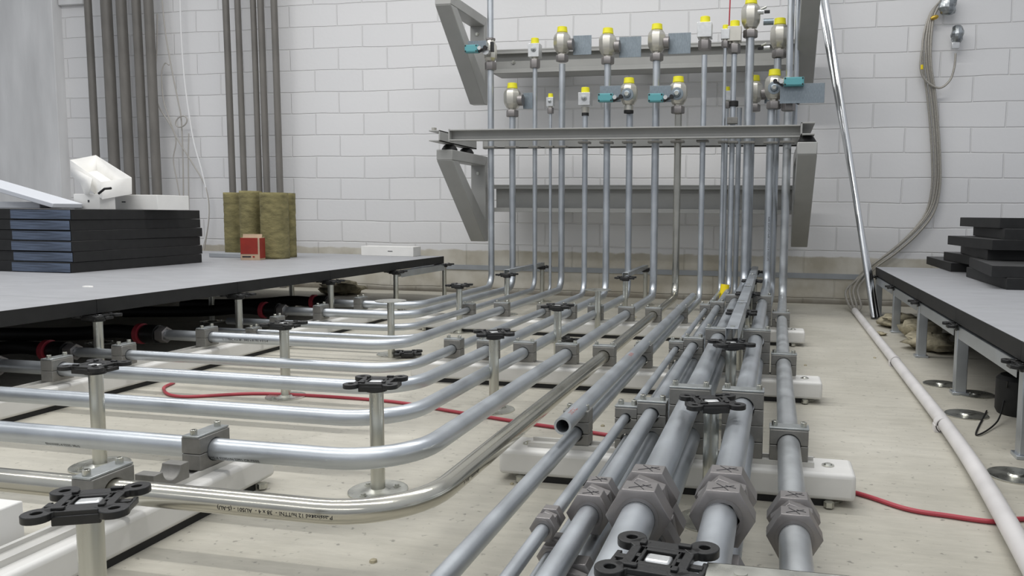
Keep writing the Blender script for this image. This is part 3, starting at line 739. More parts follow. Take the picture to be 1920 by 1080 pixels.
def rail(z0, z1, label):
    x0, x1 = xl1+.02, xr1-.01
    r = empty('wall_rail', ((x0+x1)/2, 4.48, z0), 0, label, 'wall rail', 'grey channel rails on the wall')
    L_ = x1-x0; h = z1-z0
    mb = MB(); mb.box((0, .06, h/2), (L_, .008, h)); [mb.box((q*L_*.3, .12, h/2), (.1, .118, h*.5)) for q in (-1, 0, 1)]; mb.box((0, -.02, .004), (L_, .17, .008)); mb.box((0, -.02, h-.004), (L_, .17, .008))
    mb.box((0, -.10, .012), (L_, .006, .024)); mb.box((0, -.10, h-.012), (L_, .006, .024))
    mb.cur = 0
    mb.build('channel', 'grey', r, bevel=.001)
    MB().box((0, -.02, h/2), (L_-.02, .09, h-.02)).build('web', 'grey', r)
    for sx_ in (-1, 1): MB().lathe((sx_*(L_/2-.12), -.066, h/2), (0, -1, 0), [(0, .011), (.006, .011), (.006, .006), (.012, .006)], 6).build('bolt', 'zinc', r)
    return r
def zY(v, Y): return at(1200, v, Y=Y).z
rail(zY(399.5, 4.38), zY(347, 4.38), 'lower grey channel rail on the wall behind the risers')
rail(zY(130, 4.38), zY(84, 4.38), 'upper grey channel rail on the wall behind the valves')
zb0, zb1 = at(1180, 261, Y=FB).z, at(1180, 239, Y=FB).z
def beam(Y, x0, x1, label, face):
    r = empty('cross_beam', ((x0+x1)/2, Y, zb0), 0, label, 'beam', 'grey cross beams holding the risers')
    L_ = x1-x0; h = zb1-zb0; mb = MB()
    mb.box((0, face*.02, h/2), (L_, .006, h)); mb.box((0, 0, .003), (L_, .046, .006)); mb.box((0, 0, h-.003), (L_, .046, .006))
    mb.build('channel', 'grey', r, bevel=.0008)
    for sx_ in (-1, 1): MB().box((sx_*(L_/2+.002), 0, h/2), (.005, .05, h+.004)).build('end_plate', 'grey', r)
    return r
xb0, xb1 = at(843, 250, Y=FB-.02).x, at(1502, 245, Y=FB-.02).x
beam(FB, xb0, xb1, 'grey channel beam crossing in front of the risers', 1)
beam(4.19, xb0-.0, xb1, 'grey channel beam crossing behind the risers', -1)
# side beams with rubber mounts
for (xc, nm, y0) in (((xl0+xl1)/2, 'left', 3.72), ((xr0+xr1)/2, 'right', 3.60)):
    r = empty('end_beam', (xc, 3.95, zb0), 0, f'short grey channel joining the two cross beams at the {nm}', 'beam', 'short end channels on rubber mounts')
    mb = MB(); y1 = 4.22; h = zb1-zb0; s_ = -1 if nm == 'left' else 1
    mb.box((0, (y0+y1)/2-3.95, .003), (.06, y1-y0, .006)); mb.box((0, (y0+y1)/2-3.95, h-.003), (.06, y1-y0, .006)); mb.box((-s_*.027, (y0+y1)/2-3.95, h/2), (.006, y1-y0, h))
    mb.build('channel', 'grey', r, bevel=.0008)
    MB().lathe((-.01, y0+.02-3.95, h), (0, 0, 1), [(0, .014), (.014, .014), (.0145, .010)], 6).build('nut', 'nickel', r) if nm == 'left' else None
    for yy, q in ((y0+(.19 if nm == 'left' else .06), 'front'), (4.14, 'rear')):
        zbt = ztopb
        o = MB().lathe((0, 0, 0), (0, 0, 1), [(0, .040), (.006, .042), (max(.012, zb0-zbt-.006), .030), (max(.016, zb0-zbt), .018)], 28).build('rubber_mount', 'rubber')
        o.location = (xc, yy, zbt); tag(o, f'black rubber mount on the lower {nm} bracket, the {q} one', 'rubber mount', 'black rubber mounts under the end channels')
o = MB().lathe((0, 0, 0), (0, 0, 1), [(0, .040), (.006, .042), (.03, .030), (.04, .018)], 28).build('rubber_mount', 'rubber'); o.location = ((xl0+xl1)/2, 3.95, ztopb+dzb); tag(o, 'black rubber mount on the upper left bracket at the picture edge', 'rubber mount')

# clips holding the risers between the beams
for k, q in P.items():
    pass
ridx = [('Z', 4.05), ('W', 4.05), ('V', 4.05), ('U', 4.05), ('S', 4.05), ('A', 3.82), ('B', 3.83), ('C', 3.83), ('D', 3.83), ('E', 3.82)]
rl = [(P[k][1], y, P[k][0], k) for k, y in ridx] + [(P['Fl'][1], P['Fl'][2], P['Fl'][0], 'F')] + [(P[k][1], P[k][2], P[k][0], k) for k in ('Gu', 'Hu', 'Iu', 'Ju', 'K')]
ordn = ['leftmost', 'second', 'third', 'fourth', 'fifth', 'sixth', 'seventh', 'eighth', 'ninth', 'tenth', 'eleventh', 'twelfth', 'thirteenth', 'fourteenth', 'fifteenth', 'rightmost']
for n_, (x, y, r_, k) in enumerate(rl):
    mb = MB(); mb.box((0, 0, .006), (r_*2+.03, .05, .010)); 
    o = mb.build('pipe_clip', 'clamp', bevel=.001); o.location = (x, y-.01, zb0-.012)
    tag(o, f'dark clip at the beam underside around the {ordn[n_]} riser', 'clip', 'dark clips under the front beam')

# ------------------------------------------------------------------ valves
def hexnut(mb, z0, z1, af):
    R_ = af/2/math.cos(PI/6); c = (z1-z0)*.12
    mb.lathe((0, 0, z0), (0, 0, 1), [(0, R_*.93), (c, R_), (z1-z0-c, R_), (z1-z0, R_*.93)], 6, True, .1)
def big_valve(x, y, v_top, label, plate=0, handle=None, nut=True, s_=1.0, group='large ball valves with yellow caps', pl=(.105, .10), capped=True):
    """octagonal ball valve; v_top = picture height of its cap top"""
    ztop = at(1200 if x < -.3 else 1420, v_top, Y=y).z
    H = .178*s_; z0 = ztop-H
    r = empty('ball_valve', (x, y, z0), 0, label, 'valve', group)
    if nut:
        mb = MB(); hexnut(mb, 0, .035*s_, .058*s_); mb.build('nut', 'nut', r, bevel=.0008)
    else:
        mb = MB(); mb.ring((0, 0, 0), (0, 0, 1), .014, .025*s_, .012, 24); mb.build('seal_ring', 'rubber', r)
        MB().cyl((0, 0, .014), (0, 0, .036*s_), .0235*s_, 24).build('thread', 'nickel', r)
    MB().lathe((0, 0, .034*s_), (0, 0, 1), [(0, .021*s_), (.010*s_, .021*s_), (.0101*s_, .030*s_), (.016*s_, .033*s_), (.034*s_, .0435*s_), (.050*s_, .0465*s_), (.086*s_, .0465*s_), (.100*s_, .0425*s_), (.113*s_, .032*s_), (.116*s_, .026*s_)], 8, True, PI/8).build('body', 'nickel', r, bevel=.0012)
    if capped:
        MB().lathe((0, 0, .148*s_), (0, 0, 1), [(0, .025*s_), (.004*s_, .028*s_), (.022*s_, .026*s_), (.030*s_, .0255*s_), (.031*s_, .023*s_), (.031*s_, 0)], 24, False).build('cap', 'yellow', r)
    if plate:
        w_, h_ = pl
        MB().box((plate*(.052+w_/2), .028, .088*s_), (w_, .003, h_)).build('mounting_plate', 'steelplate', r, bevel=.0006)
        MB().cyl((plate*.035, 0, .088*s_), (plate*.060, 0, .088*s_), .030*s_, 20).build('stem_flange', 'nut', r)
    if handle:
        MB().lathe((0, -.038*s_, .09*s_), (0, -1, 0), [(0, .030), (.008, .030), (.0085, .018), (.018, .016), (.022, .008)], 20).build('stem_disc', 'steelplate', r)
        MB().lathe((0, -.060*s_, .09*s_), (0, -1, 0), [(0, .011), (.010, .011)], 6).build('stem_bolt', 'zinc', r)
    return r
def switch(x, y, z, side, label, pw=.105, ph=.078, tw=.072, under=True, mirror=1):
    """limit switch bracket: steel plate with a teal box and a black roller lever"""
    r = empty('limit_switch', (x, y, z), 0, label, 'limit switch', 'teal limit switches on steel plates')
    MB().box((0, 0, 0), (pw, .003, ph)).build('mounting_plate', 'steelplate', r, bevel=.0006)
    zt_ = -ph*.28 if under else ph*.42
    mb = MB(); mb.box((-side*.018, -.022, zt_), (tw, .034, .040)); hs = mb.build('housing', 'teal', r, bevel=.003)
    mb = MB(); mb.box((-side*.018, -.0395, zt_), (tw*.86, .002, .030)); mb.build('cover', 'teal', hs, bevel=.001)
    for sx_ in (-1, 1):
        for sz in (-1, 1): MB().cyl((-side*.018+sx_*(tw/2-.006), -.038, zt_+sz*.014), (-side*.018+sx_*(tw/2-.006), -.0415, zt_+sz*.014), .004, 8).build('screw', 'black', hs)
    mb = MB(); mb.box((side*(tw/2+.002), -.026, zt_-.008), (.040, .010, .010), Matrix.Rotation(-side*.5, 3, 'Y')); mb.cyl((side*(tw/2+.022), -.02, zt_+.004), (side*(tw/2+.022), -.036, zt_+.004), .010, 16)
    mb.build('roller_lever', 'black', r)
    MB().cyl((side*(tw/2-.006), -.028, zt_), (side*(tw/2-.006), -.045, zt_), .010, 14).build('pivot', 'block', r)
    return r
def block_valve(x, y, v_top, v_bot, wpx, label, knob=True, nutm='nut', mat_='block', ring=False, capm='yellow', group='small block valves with yellow caps'):
    uu = 1100 if x < -.3 else 1360
    ztop = at(uu, v_top, Y=y).z; z0 = at(uu, v_bot, Y=y).z; H = ztop-z0
    w_ = wpx*.00272
    r = empty('block_valve', (x, y, z0), 0, label, 'valve', group)
    mb = MB()
    if ring:
        mb.cyl((0, 0, 0), (0, 0, H*.10), w_*.30, 20); mb.build('seal_ring', 'rubber', r)
        MB().lathe((0, 0, H*.1), (0, 0, 1), [(0, w_*.30), (H*.1, w_*.33), (H*.2, w_*.36)], 20).build('thread', 'nickel', r)
    else:
        hexnut(mb, 0, H*.29, w_*.80); mb.build('nut', nutm, r, bevel=.0006)
        MB().cyl((0, 0, H*.28), (0, 0, H*.36), w_*.30, 16).build('thread', 'nickel', r)
    MB().box((0, 0, H*.575), (w_, w_, H*.45)).build('body', mat_, r, bevel=.0015)
    MB().lathe((0, 0, H*.80), (0, 0, 1), [(0, w_*.36), (H*.19, w_*.34), (H*.2, w_*.30), (H*.2, 0)], 20, False).build('cap', capm, r)
    if knob: MB().lathe((0, -w_/2, H*.60), (0, -1, 0), [(0, w_*.24), (.004, w_*.24), (.005, w_*.14), (.012, w_*.13), (.013, w_*.07)], 16).build('spindle', 'plate', r)
    return r
def vx(k): return P[k][1]
# left to right
x_ = P['Z'][1]
r = empty('ball_valve', (x_, 4.05, zY(123, 4.05)), 0, 'valve with a teal actuator on the leftmost riser, beside the upper bracket', 'valve')
mb = MB(); hexnut(mb, 0, .042, .056); mb.build('nut', 'nut', r, bevel=.0008)
MB().lathe((0, 0, .042), (0, 0, 1), [(0, .020), (.01, .026), (.02, .034), (.085, .034), (.1, .026), (.115, .022)], 8, True, PI/8).build('body', 'nickel', r, bevel=.001)
mb = MB(); hexnut(mb, .155, .168, .046); mb.build('nut', 'nut', r)
MB().box((-.02, -.045, .12), (.034, .03, .05)).build('stem_block', 'steelplate', r, bevel=.002)
MB().cyl((.0, -.05, .085), (.0, -.075, .085), .018, 16).build('pivot', 'block', r)
MB().box((.03, -.055, .11), (.016, .02, .05)).build('lever', 'black', r)
switch(x_-.055, 3.99, zY(76, 3.99), 1, 'teal limit switch on a plate at the leftmost riser, in front of the upper bracket', .10, .060, .072)
big_valve(vx('W'), 4.05, 150, 'large ball valve low on the second riser, steel plate at its right', 1, pl=(.07, .085))
block_valve(vx('V'), 4.05, 68, 125, 22, 'small square block valve high on the third riser')
block_valve(vx('U'), 4.05, 174, 212, 14, 'tiny block valve low on the thinnest riser')
big_valve(vx('S'), 4.05, 45, 'large ball valve with the tallest yellow cap, high on the fifth riser', 1, pl=(.10, .10))
block_valve(vx('A'), 3.82, 164, 217, 22, 'small block valve with a black ring below it, left of the first teal switch pair', ring=True)
big_valve(vx('B'), 3.83, 51, 'large ball valve high above the first teal switch of the middle pair', 1, s_=.97, pl=(.11, .10))
big_valve(vx('C'), 3.80, 146, 'low ball valve with a black ring, linked to the left middle teal switch', 0, True, nut=False, s_=.95)
big_valve(vx('D'), 3.83, 47, 'large ball valve high above the second teal switch of the middle pair', 1, s_=.98, pl=(.11, .10))
big_valve(vx('E'), 3.80, 146, 'low ball valve with a hex nut, linked to the right middle teal switch', 0, True, s_=.98)
c_ = at(1144, 176, Y=3.76); switch(c_.x, 3.765, c_.z, 1, 'left teal limit switch of the middle pair, in front of the seventh riser')
c_ = at(1238, 176, Y=3.76); switch(c_.x, 3.765, c_.z, 1, 'right teal limit switch of the middle pair, in front of the ninth riser')
block_valve(vx('Fl'), 3.80, 41, 101, 25, 'silver block valve without a spindle, right of the last plate of the upper row', knob=False)
block_valve(vx('Gu'), 3.86, 47, 89, 15, 'small block valve beside the thin red wire', knob=False)
block_valve(vx('Gl'), 4.02, 163, 203, 13, 'tiny block valve low behind the thin risers', knob=False)
block_valve(vx('Hu'), 3.88, 40, 101, 24, 'square nickel block valve directly left of the topmost ball valve', knob=False, mat_='nickel')
o = MB().lathe((0, 0, 0), (0, 0, 1), [(0, .0205), (.002, .0225), (.024, .0225), (.026, .0205)], 24).build('ring_seal', 'rubber'); o.location = (vx('Hu')+.003, 3.88, zY(203, 3.88)); tag(o, 'black rubber ring around the thin riser left of the thick ones', 'ring')
o = MB().box((0, 0, .0), (.05, .04, .03)).build('pipe_clip', 'clamp', bevel=.001); o.location = (vx('Hu'), 3.86, zY(229, 3.86)); tag(o, 'small grey block on the beam top around the riser with the black ring', 'clip')
big_valve(vx('Iu'), 3.90, -4, 'topmost large ball valve, its yellow cap touching the picture edge', 0, s_=1.05)
big_valve(vx('Il')+.01, 4.06, 142, 'large ball valve half hidden behind a thick riser, low', 1, s_=1.0, pl=(.05, .09))
big_valve(vx('Jl')+.006, 4.08, 37, 'large ball valve high with a black lever on its left side', 0, s_=1.08)
big_valve(vx('Ju')+.01, 3.91, 132, 'large ball valve with a stem disc, left of the rightmost teal switch', 0, True, s_=1.05)
mb = MB(); xx = vx('K')
r = empty('ball_valve', (xx, 3.90, zY(213, 3.90)), 0, 'valve body on the rightmost riser, behind the wide steel plate', 'valve')
mb = MB(); hexnut(mb, 0, .04, .058); mb.build('nut', 'nut', r, bevel=.0008)
MB().lathe((0, 0, .04), (0, 0, 1), [(0, .020), (.01, .028), (.03, .036), (.11, .036), (.12, .024)], 8, True, PI/8).build('body', 'nickel', r, bevel=.001)
MB().cyl((.02, -.03, .045), (.05, -.04, .03), .008, 12).build('lever', 'black', r)
c_ = at(1504, 175, Y=3.84); 
sw = switch(c_.x, 3.84, c_.z, -1, 'rightmost teal limit switch on a wide steel plate crossing the right bracket', .205, .092, .092, under=False)
for ch in [q for q in bpy.data.objects if q.parent == sw and 'plate' not in q.name]: ch.location.x = -.058; ch.location.z = .012
# fittings near the topmost valve
c_ = at(1441, 41, Y=3.88); o = MB().cyl((-.024, 0, 0), (.024, 0, 0), .015, 20).build('pipe_plug', 'steelplate'); o.location = c_; tag(o, 'short bluish steel cylinder between the two highest right valves', 'fitting')
def fitting(u, v, Y, label, s_=1):
    c_ = at(u, v, Y=Y); r = empty('lever_fitting', c_, 0, label, 'fitting', 'small lever fittings on the right valves')
    MB().cyl((-.03*s_, 0, 0), (.0, 0, 0), .012, 14).build('stem', 'block', r); MB().cyl((-.012, -.008, .01), (.012, -.008, .02), .006, 12).build('screw', 'zinc', r)
    MB().box((.016*s_, -.004, -.002), (.026, .012, .014)).build('lever', 'black', r, bevel=.002)
    return r
fitting(1432, 22, 3.88, 'shiny lever fitting on the right of the topmost valve')
fitting(1432, 90, 4.04, 'black lever fitting left of the high valve beside the upright pipe', -1)
# red cord hanging on the wall frame
o = MB().tube([at(1370, -60, Y=4.0), at(1369, 0, Y=4.0), at(1367, 48, Y=4.0)], .0035, 8).build('hanging_wire', 'redcable'); tag(o, 'thin red wire hanging down beside a small block valve', 'wire')

# yellow tape on a riser
o = MB().lathe((0, 0, 0), (0, 0, 1), [(0, .016), (0, .021), (.075, .021), (.075, .016)], 20, False).build('tape_wrap', 'tape')
c_ = at(1356, 562, Y=3.80); o.location = c_; o.rotation_euler = (-.12, .10, 0); tag(o, 'yellow tape wrapped round a pipe bend by the thin risers', 'tape')

# ------------------------------------------------------------------ left riser pipes on the wall
left = [(170, .027, 'slimmest grey riser, first from the left by the plastered pier'), (204, .040, 'thickest grey riser of the left group'), (232, .037, 'third grey riser of the left group'),
        (260, .032, 'fourth grey riser of the left group'), (283, .034, 'right-hand grey riser of the left group'), (427, .024, 'first grey riser of the group above the mineral wool'),
        (449, .022, 'second grey riser above the mineral wool'), (478, .021, 'third grey riser above the mineral wool, touching its neighbour'), (492, .024, 'fourth grey riser above the mineral wool, touching its neighbour'), (517, .024, 'right-hand grey riser above the mineral wool')]
for u, r_, lab in left:
    r_ *= .86
    Yp = WY-.12; x1 = at(u, 100, Y=Yp)
    d = .012   # they lean very slightly, as on the photo
    o = MB().tube([(x1.x+.006, Yp, 0), (x1.x, Yp, x1.z), (x1.x-.010, Yp, 2.6)], r_, 28).build('drain_pipe', 'drain', loc=(x1.x, Yp, 0)); tag(o, lab, 'pipe', 'dull grey risers on the left wall')

def cable(pts, r_, material, name, label, cat='cable', group=None, n=6):
    o = MB().tube(spline(pts, 8), r_, 10).build(name, material, loc=pts[0]); tag(o, label, cat, group); return o
Yw = WY-.06
def W(u, v, Y=Yw): return at(u, v, Y=Y)
cable([W(302, -20), W(310, 60), W(322, 130), W(334, 190), W(340, 225), W(343, 300), W(344, 372), W(344, 430)], .0045, 'wire', 'wall_cable', 'dark cable running straight down through the coil on the wall', group='thin cables on the left wall')
cable([W(337, -20), W(340, 70), W(347, 160), W(362, 260), W(378, 320), W(390, 380), W(388, 430), W(375, 478)], .005, 'whitewire', 'wall_cable', 'white cable sweeping down the wall, right of the coil', group='thin cables on the left wall')
cable([W(295, 26), W(294, 90), W(291, 150), W(296, 195), W(318, 232), W(335, 265), W(360, 305), W(385, 350), W(392, 400), W(383, 470)], .0045, 'wire', 'wall_cable', 'grey cable starting beside the left riser group and crossing the others', group='thin cables on the left wall')
cable([W(317, 122), W(309, 119), W(303, 140), W(307, 190), W(322, 235), W(330, 265), W(325, 300), W(333, 345), W(340, 390), W(341, 430)], .004, 'wire', 'wall_cable', 'thin looped cable hooked beside the coil', group='thin cables on the left wall')
cable([W(354, 250), W(353, 300), W(354, 380), W(354, 450)], .004, 'wire', 'wall_cable', 'short straight cable below the coil', group='thin cables on the left wall')
cc = W(340, 228, WY-.08); o = MB()
o.tube([cc+Vector((.045*math.cos(a_/20*2*PI), 0, .035*math.sin(a_/20*2*PI)+.012*math.cos(a_/20*2*PI))) for a_ in range(21)], .0045, 8)
o = o.build('cable_coil', 'wire'); tag(o, 'small coil of cable in the middle of the wall cables', 'cable')
c_ = W(128, 8, 4.47); 
o = MB().box((0, 0, 0), (.20, .03, .13)).build('wall_box', 'plaster', bevel=.002); pb = W(134, 2, WY-.02); o.location = (pb.x, WY-.016, pb.z+.04); tag(o, 'old painted box on the wall at the top left', 'box')

# ------------------------------------------------------------------ hoses on the right wall
hp = [(1772, -6), (1748, 22), (1737, 70), (1737, 120), (1744, 170), (1750, 230), (1754, 300), (1753, 350), (1742, 395), (1712, 435), (1670, 472), (1635, 497)]
offs = [(0, 0, 0), (-6, 4, .006), (5, -3, .0), (9, 3, -.006)]
names = ['innermost', 'leftmost', 'middle', 'outermost']
for (dx, dy, dY), nm, uE in zip(offs, names, (1590, 1597, 1604, 1612)):
    pts = [W(u+dx*(.6 if v < 60 else 1), v+dy, WY-.04+dY) for u, v in hp]
    e1 = W(1610+dx, 522+dy, WY-.05+dY); pts += [e1, at(uE-4, 545, Y=4.42), Vector((at(uE, 570, Y=4.36).x, 4.30, .03)), Vector((.425+dx*.0006, 4.12, .018))]
    cable(pts, .0065, 'hose', 'braided_hose', f'{nm} of the four braided hoses curving down the right wall', 'hose', 'braided hoses on the right wall')
cable([W(1728, 95), W(1726, 128), W(1735, 150), W(1760, 165), W(1780, 152), W(1789, 128), W(1792, 100)], .006, 'hose', 'braided_hose', 'short braided hose hooking up to the hanging foil-wrapped plug', 'hose')
o = MB().cyl((0, 0, -.012), (0, 0, .012), .0085, 16).build('tape_band', 'tape'); o.location = W(1728, 126); tag(o, 'yellow band on the short hooked hose', 'tape')
def crumple(u, v, sx_, sz, label):
    mb = MB(); N1, N2 = 10, 12; c_ = W(u, v, WY-.06)
    for i in range(N1+1):
        for k in range(N2):
            ph = PI*i/N1; th = 2*PI*k/N2; q = .82+.36*random.random()
            mb.v.append((sx_*q*max(.02, math.sin(ph)**.6)*math.cos(th), .03*q*math.sin(ph)*math.sin(th), sz*math.cos(ph)))
    for i in range(N1):
        for k in range(N2):
            mb.f.append([i*N2+k, i*N2+(k+1) % N2, (i+1)*N2+(k+1) % N2, (i+1)*N2+k]); mb.mi.append(0)
    o = mb.build('foil_wrapped_plug', 'crinkle', angle=10); o.location = c_; tag(o, label, 'wrapped plug', 'foil wrapped plugs on the wall')
crumple(1778, 8, .045, .06, 'foil-wrapped plug at the top edge where the hoses begin')
crumple(1795, 64, .032, .05, 'foil-wrapped plug hanging on the wall above the hooked hose')
o = MB().box((0, 0, 0), (.04, .03, .035)).build('plug_body', 'block', bevel=.003); o.location = W(1791, 86); tag(o, 'beige connector block under the hanging foil-wrapped plug', 'connector')
o = MB().lathe((0, 0, 0), (1, 0, .3), [(0, .006), (.01, .012), (.03, .012), (.04, .006)], 14).build('brass_nipple', 'brass'); o.location = W(1745, 35); tag(o, 'brass nipple below the upper foil-wrapped plug', 'fitting')

# leaning poles
b0 = Vector((.497, 3.99, .0)); t0 = at(1548, 0, Y=4.50)
def pole(b0, t0, r_, label):
    d = (t0-b0).normalized(); st = b0+Vector((0, 0, r_*.4)); en = b0+d*((2.1)/d.z)
    mb = MB(); mb.tube([st, en], r_, 28, False); mb.tube([st, en], r_*.86, 28, False); mb.ring(st-d*.0001, d, .001, r_, r_*.86, 28); mb.ring(en, d, .001, r_, r_*.86, 28)
    o = mb.build('steel_pole', 'pole', loc=b0); tag(o, label, 'pole', 'shiny poles leaning against the wall')
pole(b0, t0, .0165, 'long shiny steel pole leaning on the wall right of the frame, the front one')
pole(b0+Vector((.022, .05, 0)), at(1536, 0, Y=4.52), .0145, 'shiny steel pole leaning just behind the front pole')

# conduit on the floor and the cables
pts = [Vector((.424, 4.18, .0165)), Vector((.415, 2.5, .0165)), Vector((.403, 1.74, .020)), Vector((.368, 1.2, .0256)), Vector((.335, .82, .024))]
cd_ = empty('plastic_conduit', (.42, 4.18, 0), 0, 'white plastic conduit lying on the floor along the right pipes', 'conduit')
mb = MB(); mb.tube(spline(pts, 10), .0163, 24); o = mb.build('tube', 'conduit', cd_); o.matrix_parent_inverse = Matrix.Translation((-.42, -4.18, 0))
for (x, y) in ((.4165, 2.75), (.405, 1.93)):
    mb = MB(); mb.ring((x, y-.015, .0165), (0, 1, 0), .03, .0185, .0166, 20); mb.box((x-.014, y, .008), (.012, .03, .016)); o = mb.build('clip', 'conduit', cd_); o.matrix_parent_inverse = Matrix.Translation((-.42, -4.18, 0))
rc_ = [(-1.70, 1.92), (-1.665, 1.84), (-1.55, 1.775), (-1.357, 1.86), (-1.007, 1.865), (-.765, 1.80), (-.549, 1.74), (-.344, 1.69), (-.096, 1.60), (.05, 1.50), (.164, 1.436), (.237, 1.378), (.30, 1.362), (.372, 1.352), (.43, 1.378), (.60, 1.40)]
cable([(x, y, .0045) for x, y in rc_], .0042, 'redcable', 'red_cable', 'red cable snaking over the floor beneath all the pipes')
cable([at(1850, 770, Z=.003), at(1830, 815, Z=.003), at(1870, 790, Z=.01), at(1885, 740, Z=.05), at(1890, 715, Z=.10)], .002, 'rubber', 'thin_cable', 'thin black cable dropping to the floor at the right edge')

# odds and ends under the floors
def fluff(u, v, s_, label, Z=.02, matn='fluff'):
    c_ = at(u, v, Z=Z); mb = MB(); N1, N2 = 9, 12
    for i in range(N1+1):
        for k in range(N2):
            ph = PI*i/N1; th = 2*PI*k/N2; q = .7+.6*random.random()
            mb.v.append((s_[0]*q*math.sin(ph)*math.cos(th), s_[1]*q*math.sin(ph)*math.sin(th), s_[2]*(1+math.cos(ph)*q)))
    for i in range(N1):
        for k in range(N2): mb.f.append([i*N2+k, i*N2+(k+1) % N2, (i+1)*N2+(k+1) % N2, (i+1)*N2+k]); mb.mi.append(0)
    o = mb.build('wool_scrap', matn, angle=180); o.location = (c_.x, c_.y, 0); tag(o, label, 'scrap', 'scraps of insulation under the raised floors'); return o
fluff(1690, 605, (.10, .12, .030), 'beige wool scrap behind the second leg of the right raised floor')
fluff(1745, 645, (.09, .12, .030), 'beige wool scrap nearest the camera under the right raised floor')
fluff(1725, 625, (.08, .10, .038), 'beige wool scrap in the middle under the right raised floor')
fluff(1650, 620, (.028, .02, .008), 'small pale yellow crumb beside the white conduit')
fluff(640, 545, (.14, .12, .04), 'beige wool heap under the rear end of the left raised floor')
o = MB().lathe((0, 0, 0), (0, 0, 1), [(0, .055), (.01, .06), (.09, .06), (.1, .05), (.1, 0)], 24, False).build('black_bucket', 'rubber'); h = at(1912, 775, Z=0); o.location = (h.x, h.y, 0); tag(o, 'black rubber drum under the right raised floor at the picture edge', 'drum')
# hoses with red collars under the left floor
for n_, k in enumerate('ZWSAB'):
    r_, X, YT, z, _ = P[k]; xe = zend[k]
    r = empty('hose_end', (xe, YT, z), 0, f'dark red-collared hose coupling at the end of {sh[k]}', 'hose coupling', 'hose couplings under the left raised floor')
    MB().lathe((.03, 0, 0), (-1, 0, 0), [(0, r_+.002), (0, r_+.010), (.03, r_+.010), (.03, r_+.001)], 6, False, PI/6).build('nut', 'nut', r, bevel=.001)
    MB().lathe((-.002, 0, 0), (-1, 0, 0), [(0, r_+.014), (.05, r_+.014), (.06, r_+.008)], 20).build('socket', 'black', r)
    MB().lathe((-.062, 0, 0), (-1, 0, 0), [(0, r_+.017), (.016, r_+.017)], 24).build('collar', 'redcable', r)
    MB().tube(spline([(-.07, 0, 0), (-.2, .02, .0), (-.4, .03, -.02), (-.8, .05, -.04)], 8), r_+.006, 16).build('hose', 'rubber', r)
# small stones and crumbs
for n_, (u, v, lab) in enumerate([(1130, 797, 'beige crumb on the floor right of the open pipe end'), (1192, 594, 'beige crumb on the floor by the eighth riser'), (1510, 684, 'dark crumb on the bare floor right of the single pipe'), (1640, 670, 'crumb on the floor left of the white conduit'), (960, 905, 'crumb on the floor left of the nearest crosswise bar'), (700, 1050, 'crumb on the floor in front of the brass-tinted pipe')]):
    c_ = at(u, v, Z=.003); mb = MB(); s_ = .004+.003*random.random()
    mb.lathe((0, 0, 0), (0, 0, 1), [(0, s_), (s_*.6, s_*.9), (s_*.9, s_*.3)], 7); o = mb.build('debris_chip', 'fluff'); o.location = (c_.x, c_.y, 0)
    tag(o, lab, 'debris', 'crumbs of debris on the floor')
h = at(165, 538, Z=TZ); o = MB().lathe((0, 0, 0), (0, 0, 1), [(0, .02), (.003, .018)], 7).build('paper_scrap', 'card'); o.location = (h.x, h.y, TZ); o.scale = (1, .6, 1); tag(o, 'small white scrap lying on the left raised floor', 'scrap')

# pale block at the lower left corner
o = MB().box((0, 0, .05), (.24, .115, .10)).build('pale_block', 'card', bevel=.002); o.location = (-1.135, .803, 0); tag(o, 'pale cardboard block cut by the lower left corner of the picture', 'box')
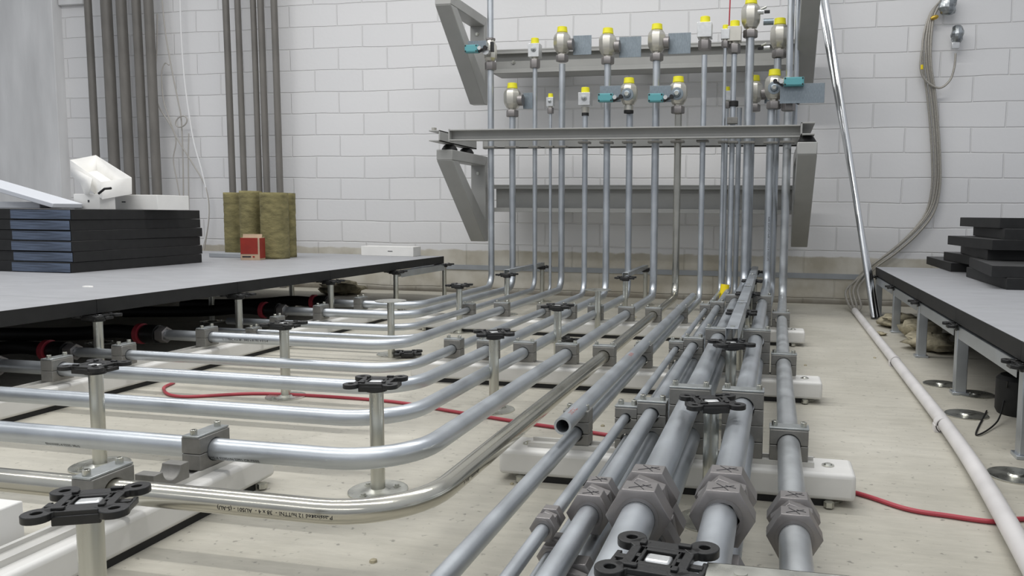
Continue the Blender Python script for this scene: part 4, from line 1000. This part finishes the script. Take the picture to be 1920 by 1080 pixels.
# ------------------------------------------------------------------ printing on the pipes
def wrap_text(body, label, s0_, phi, size, material='ink', flip=False, name='printed_text'):
    path, r, po = PATHS[label]
    cu = bpy.data.curves.new('t', 'FONT'); cu.body = body; cu.size = size; cu.resolution_u = 2
    to = bpy.data.objects.new('t', cu); col.objects.link(to); dg = bpy.context.evaluated_depsgraph_get(); me = bpy.data.meshes.new_from_object(to.evaluated_get(dg)); 
    bpy.data.objects.remove(to); bpy.data.curves.remove(cu)
    cum = [0]
    for i in range(1, len(path)): cum.append(cum[-1]+(path[i]-path[i-1]).length)
    def ev(s_):
        s_ = max(0, min(cum[-1]-1e-4, s_))
        for i in range(1, len(path)):
            if s_ <= cum[i]: return path[i-1].lerp(path[i], (s_-cum[i-1])/(cum[i]-cum[i-1])), (path[i]-path[i-1]).normalized()
    for v in me.vertices:
        x, y = v.co.x, v.co.y-size*.35
        if flip: x, y = -x, -y
        p, t_ = ev(s0_+x)
        side = t_.cross(Vector((0, 0, 1)))
        if side.length < .1: side = Vector((0, -1, 0)); upv = t_.cross(side)
        else: side.normalize(); upv = side.cross(t_)
        a_ = phi + y/r
        v.co = p + (side*math.cos(a_)+upv*math.sin(a_))*(r+.0003) - po.location
    me.materials.clear(); me.materials.append(M[material])
    o = bpy.data.objects.new(name, me); col.objects.link(o); o.parent = po; return o
wrap_text('Passivated 12 huTTNI -  38 x 4 -  AUS01 - (S-AU)', DESC['E'], 2.2-.470-.105+.0, -.12, .0085, flip=True)
wrap_text('EN10305 - 38 x 4', DESC['E'], 2.2-.470+.16, -.12, .0085, flip=True)
wrap_text('L 11700C 4 x 38 - 3002 x 81701 4 E 2-4', DESC['S'], 1.97-1.72, -.10, .010)
wrap_text('38x3 EN10305-4 E235+N 2391 CR-FREE', DESC['D'], 2.2-1.00+.03, -.62, .008)
wrap_text('EN10305-4 E235 38x3', DESC['D'], 2.2-1.00-.27, -.62, .008)
wrap_text('INSTALL', 'straight grey pipe with a cut open end, lying on top of another pipe', .03, 1.25, .012, 'redink')
wrap_text('ROHR', 'straight grey pipe with a cut open end, lying on top of another pipe', .62, 1.25, .014, 'redink')
wrap_text('EN10305-4 E235+N 38x4 CR-FREE 38x4', 'thick upper pipe right of the stringer row with a coupling marked by a cross', 3.9-.3+.12, .15, .013)
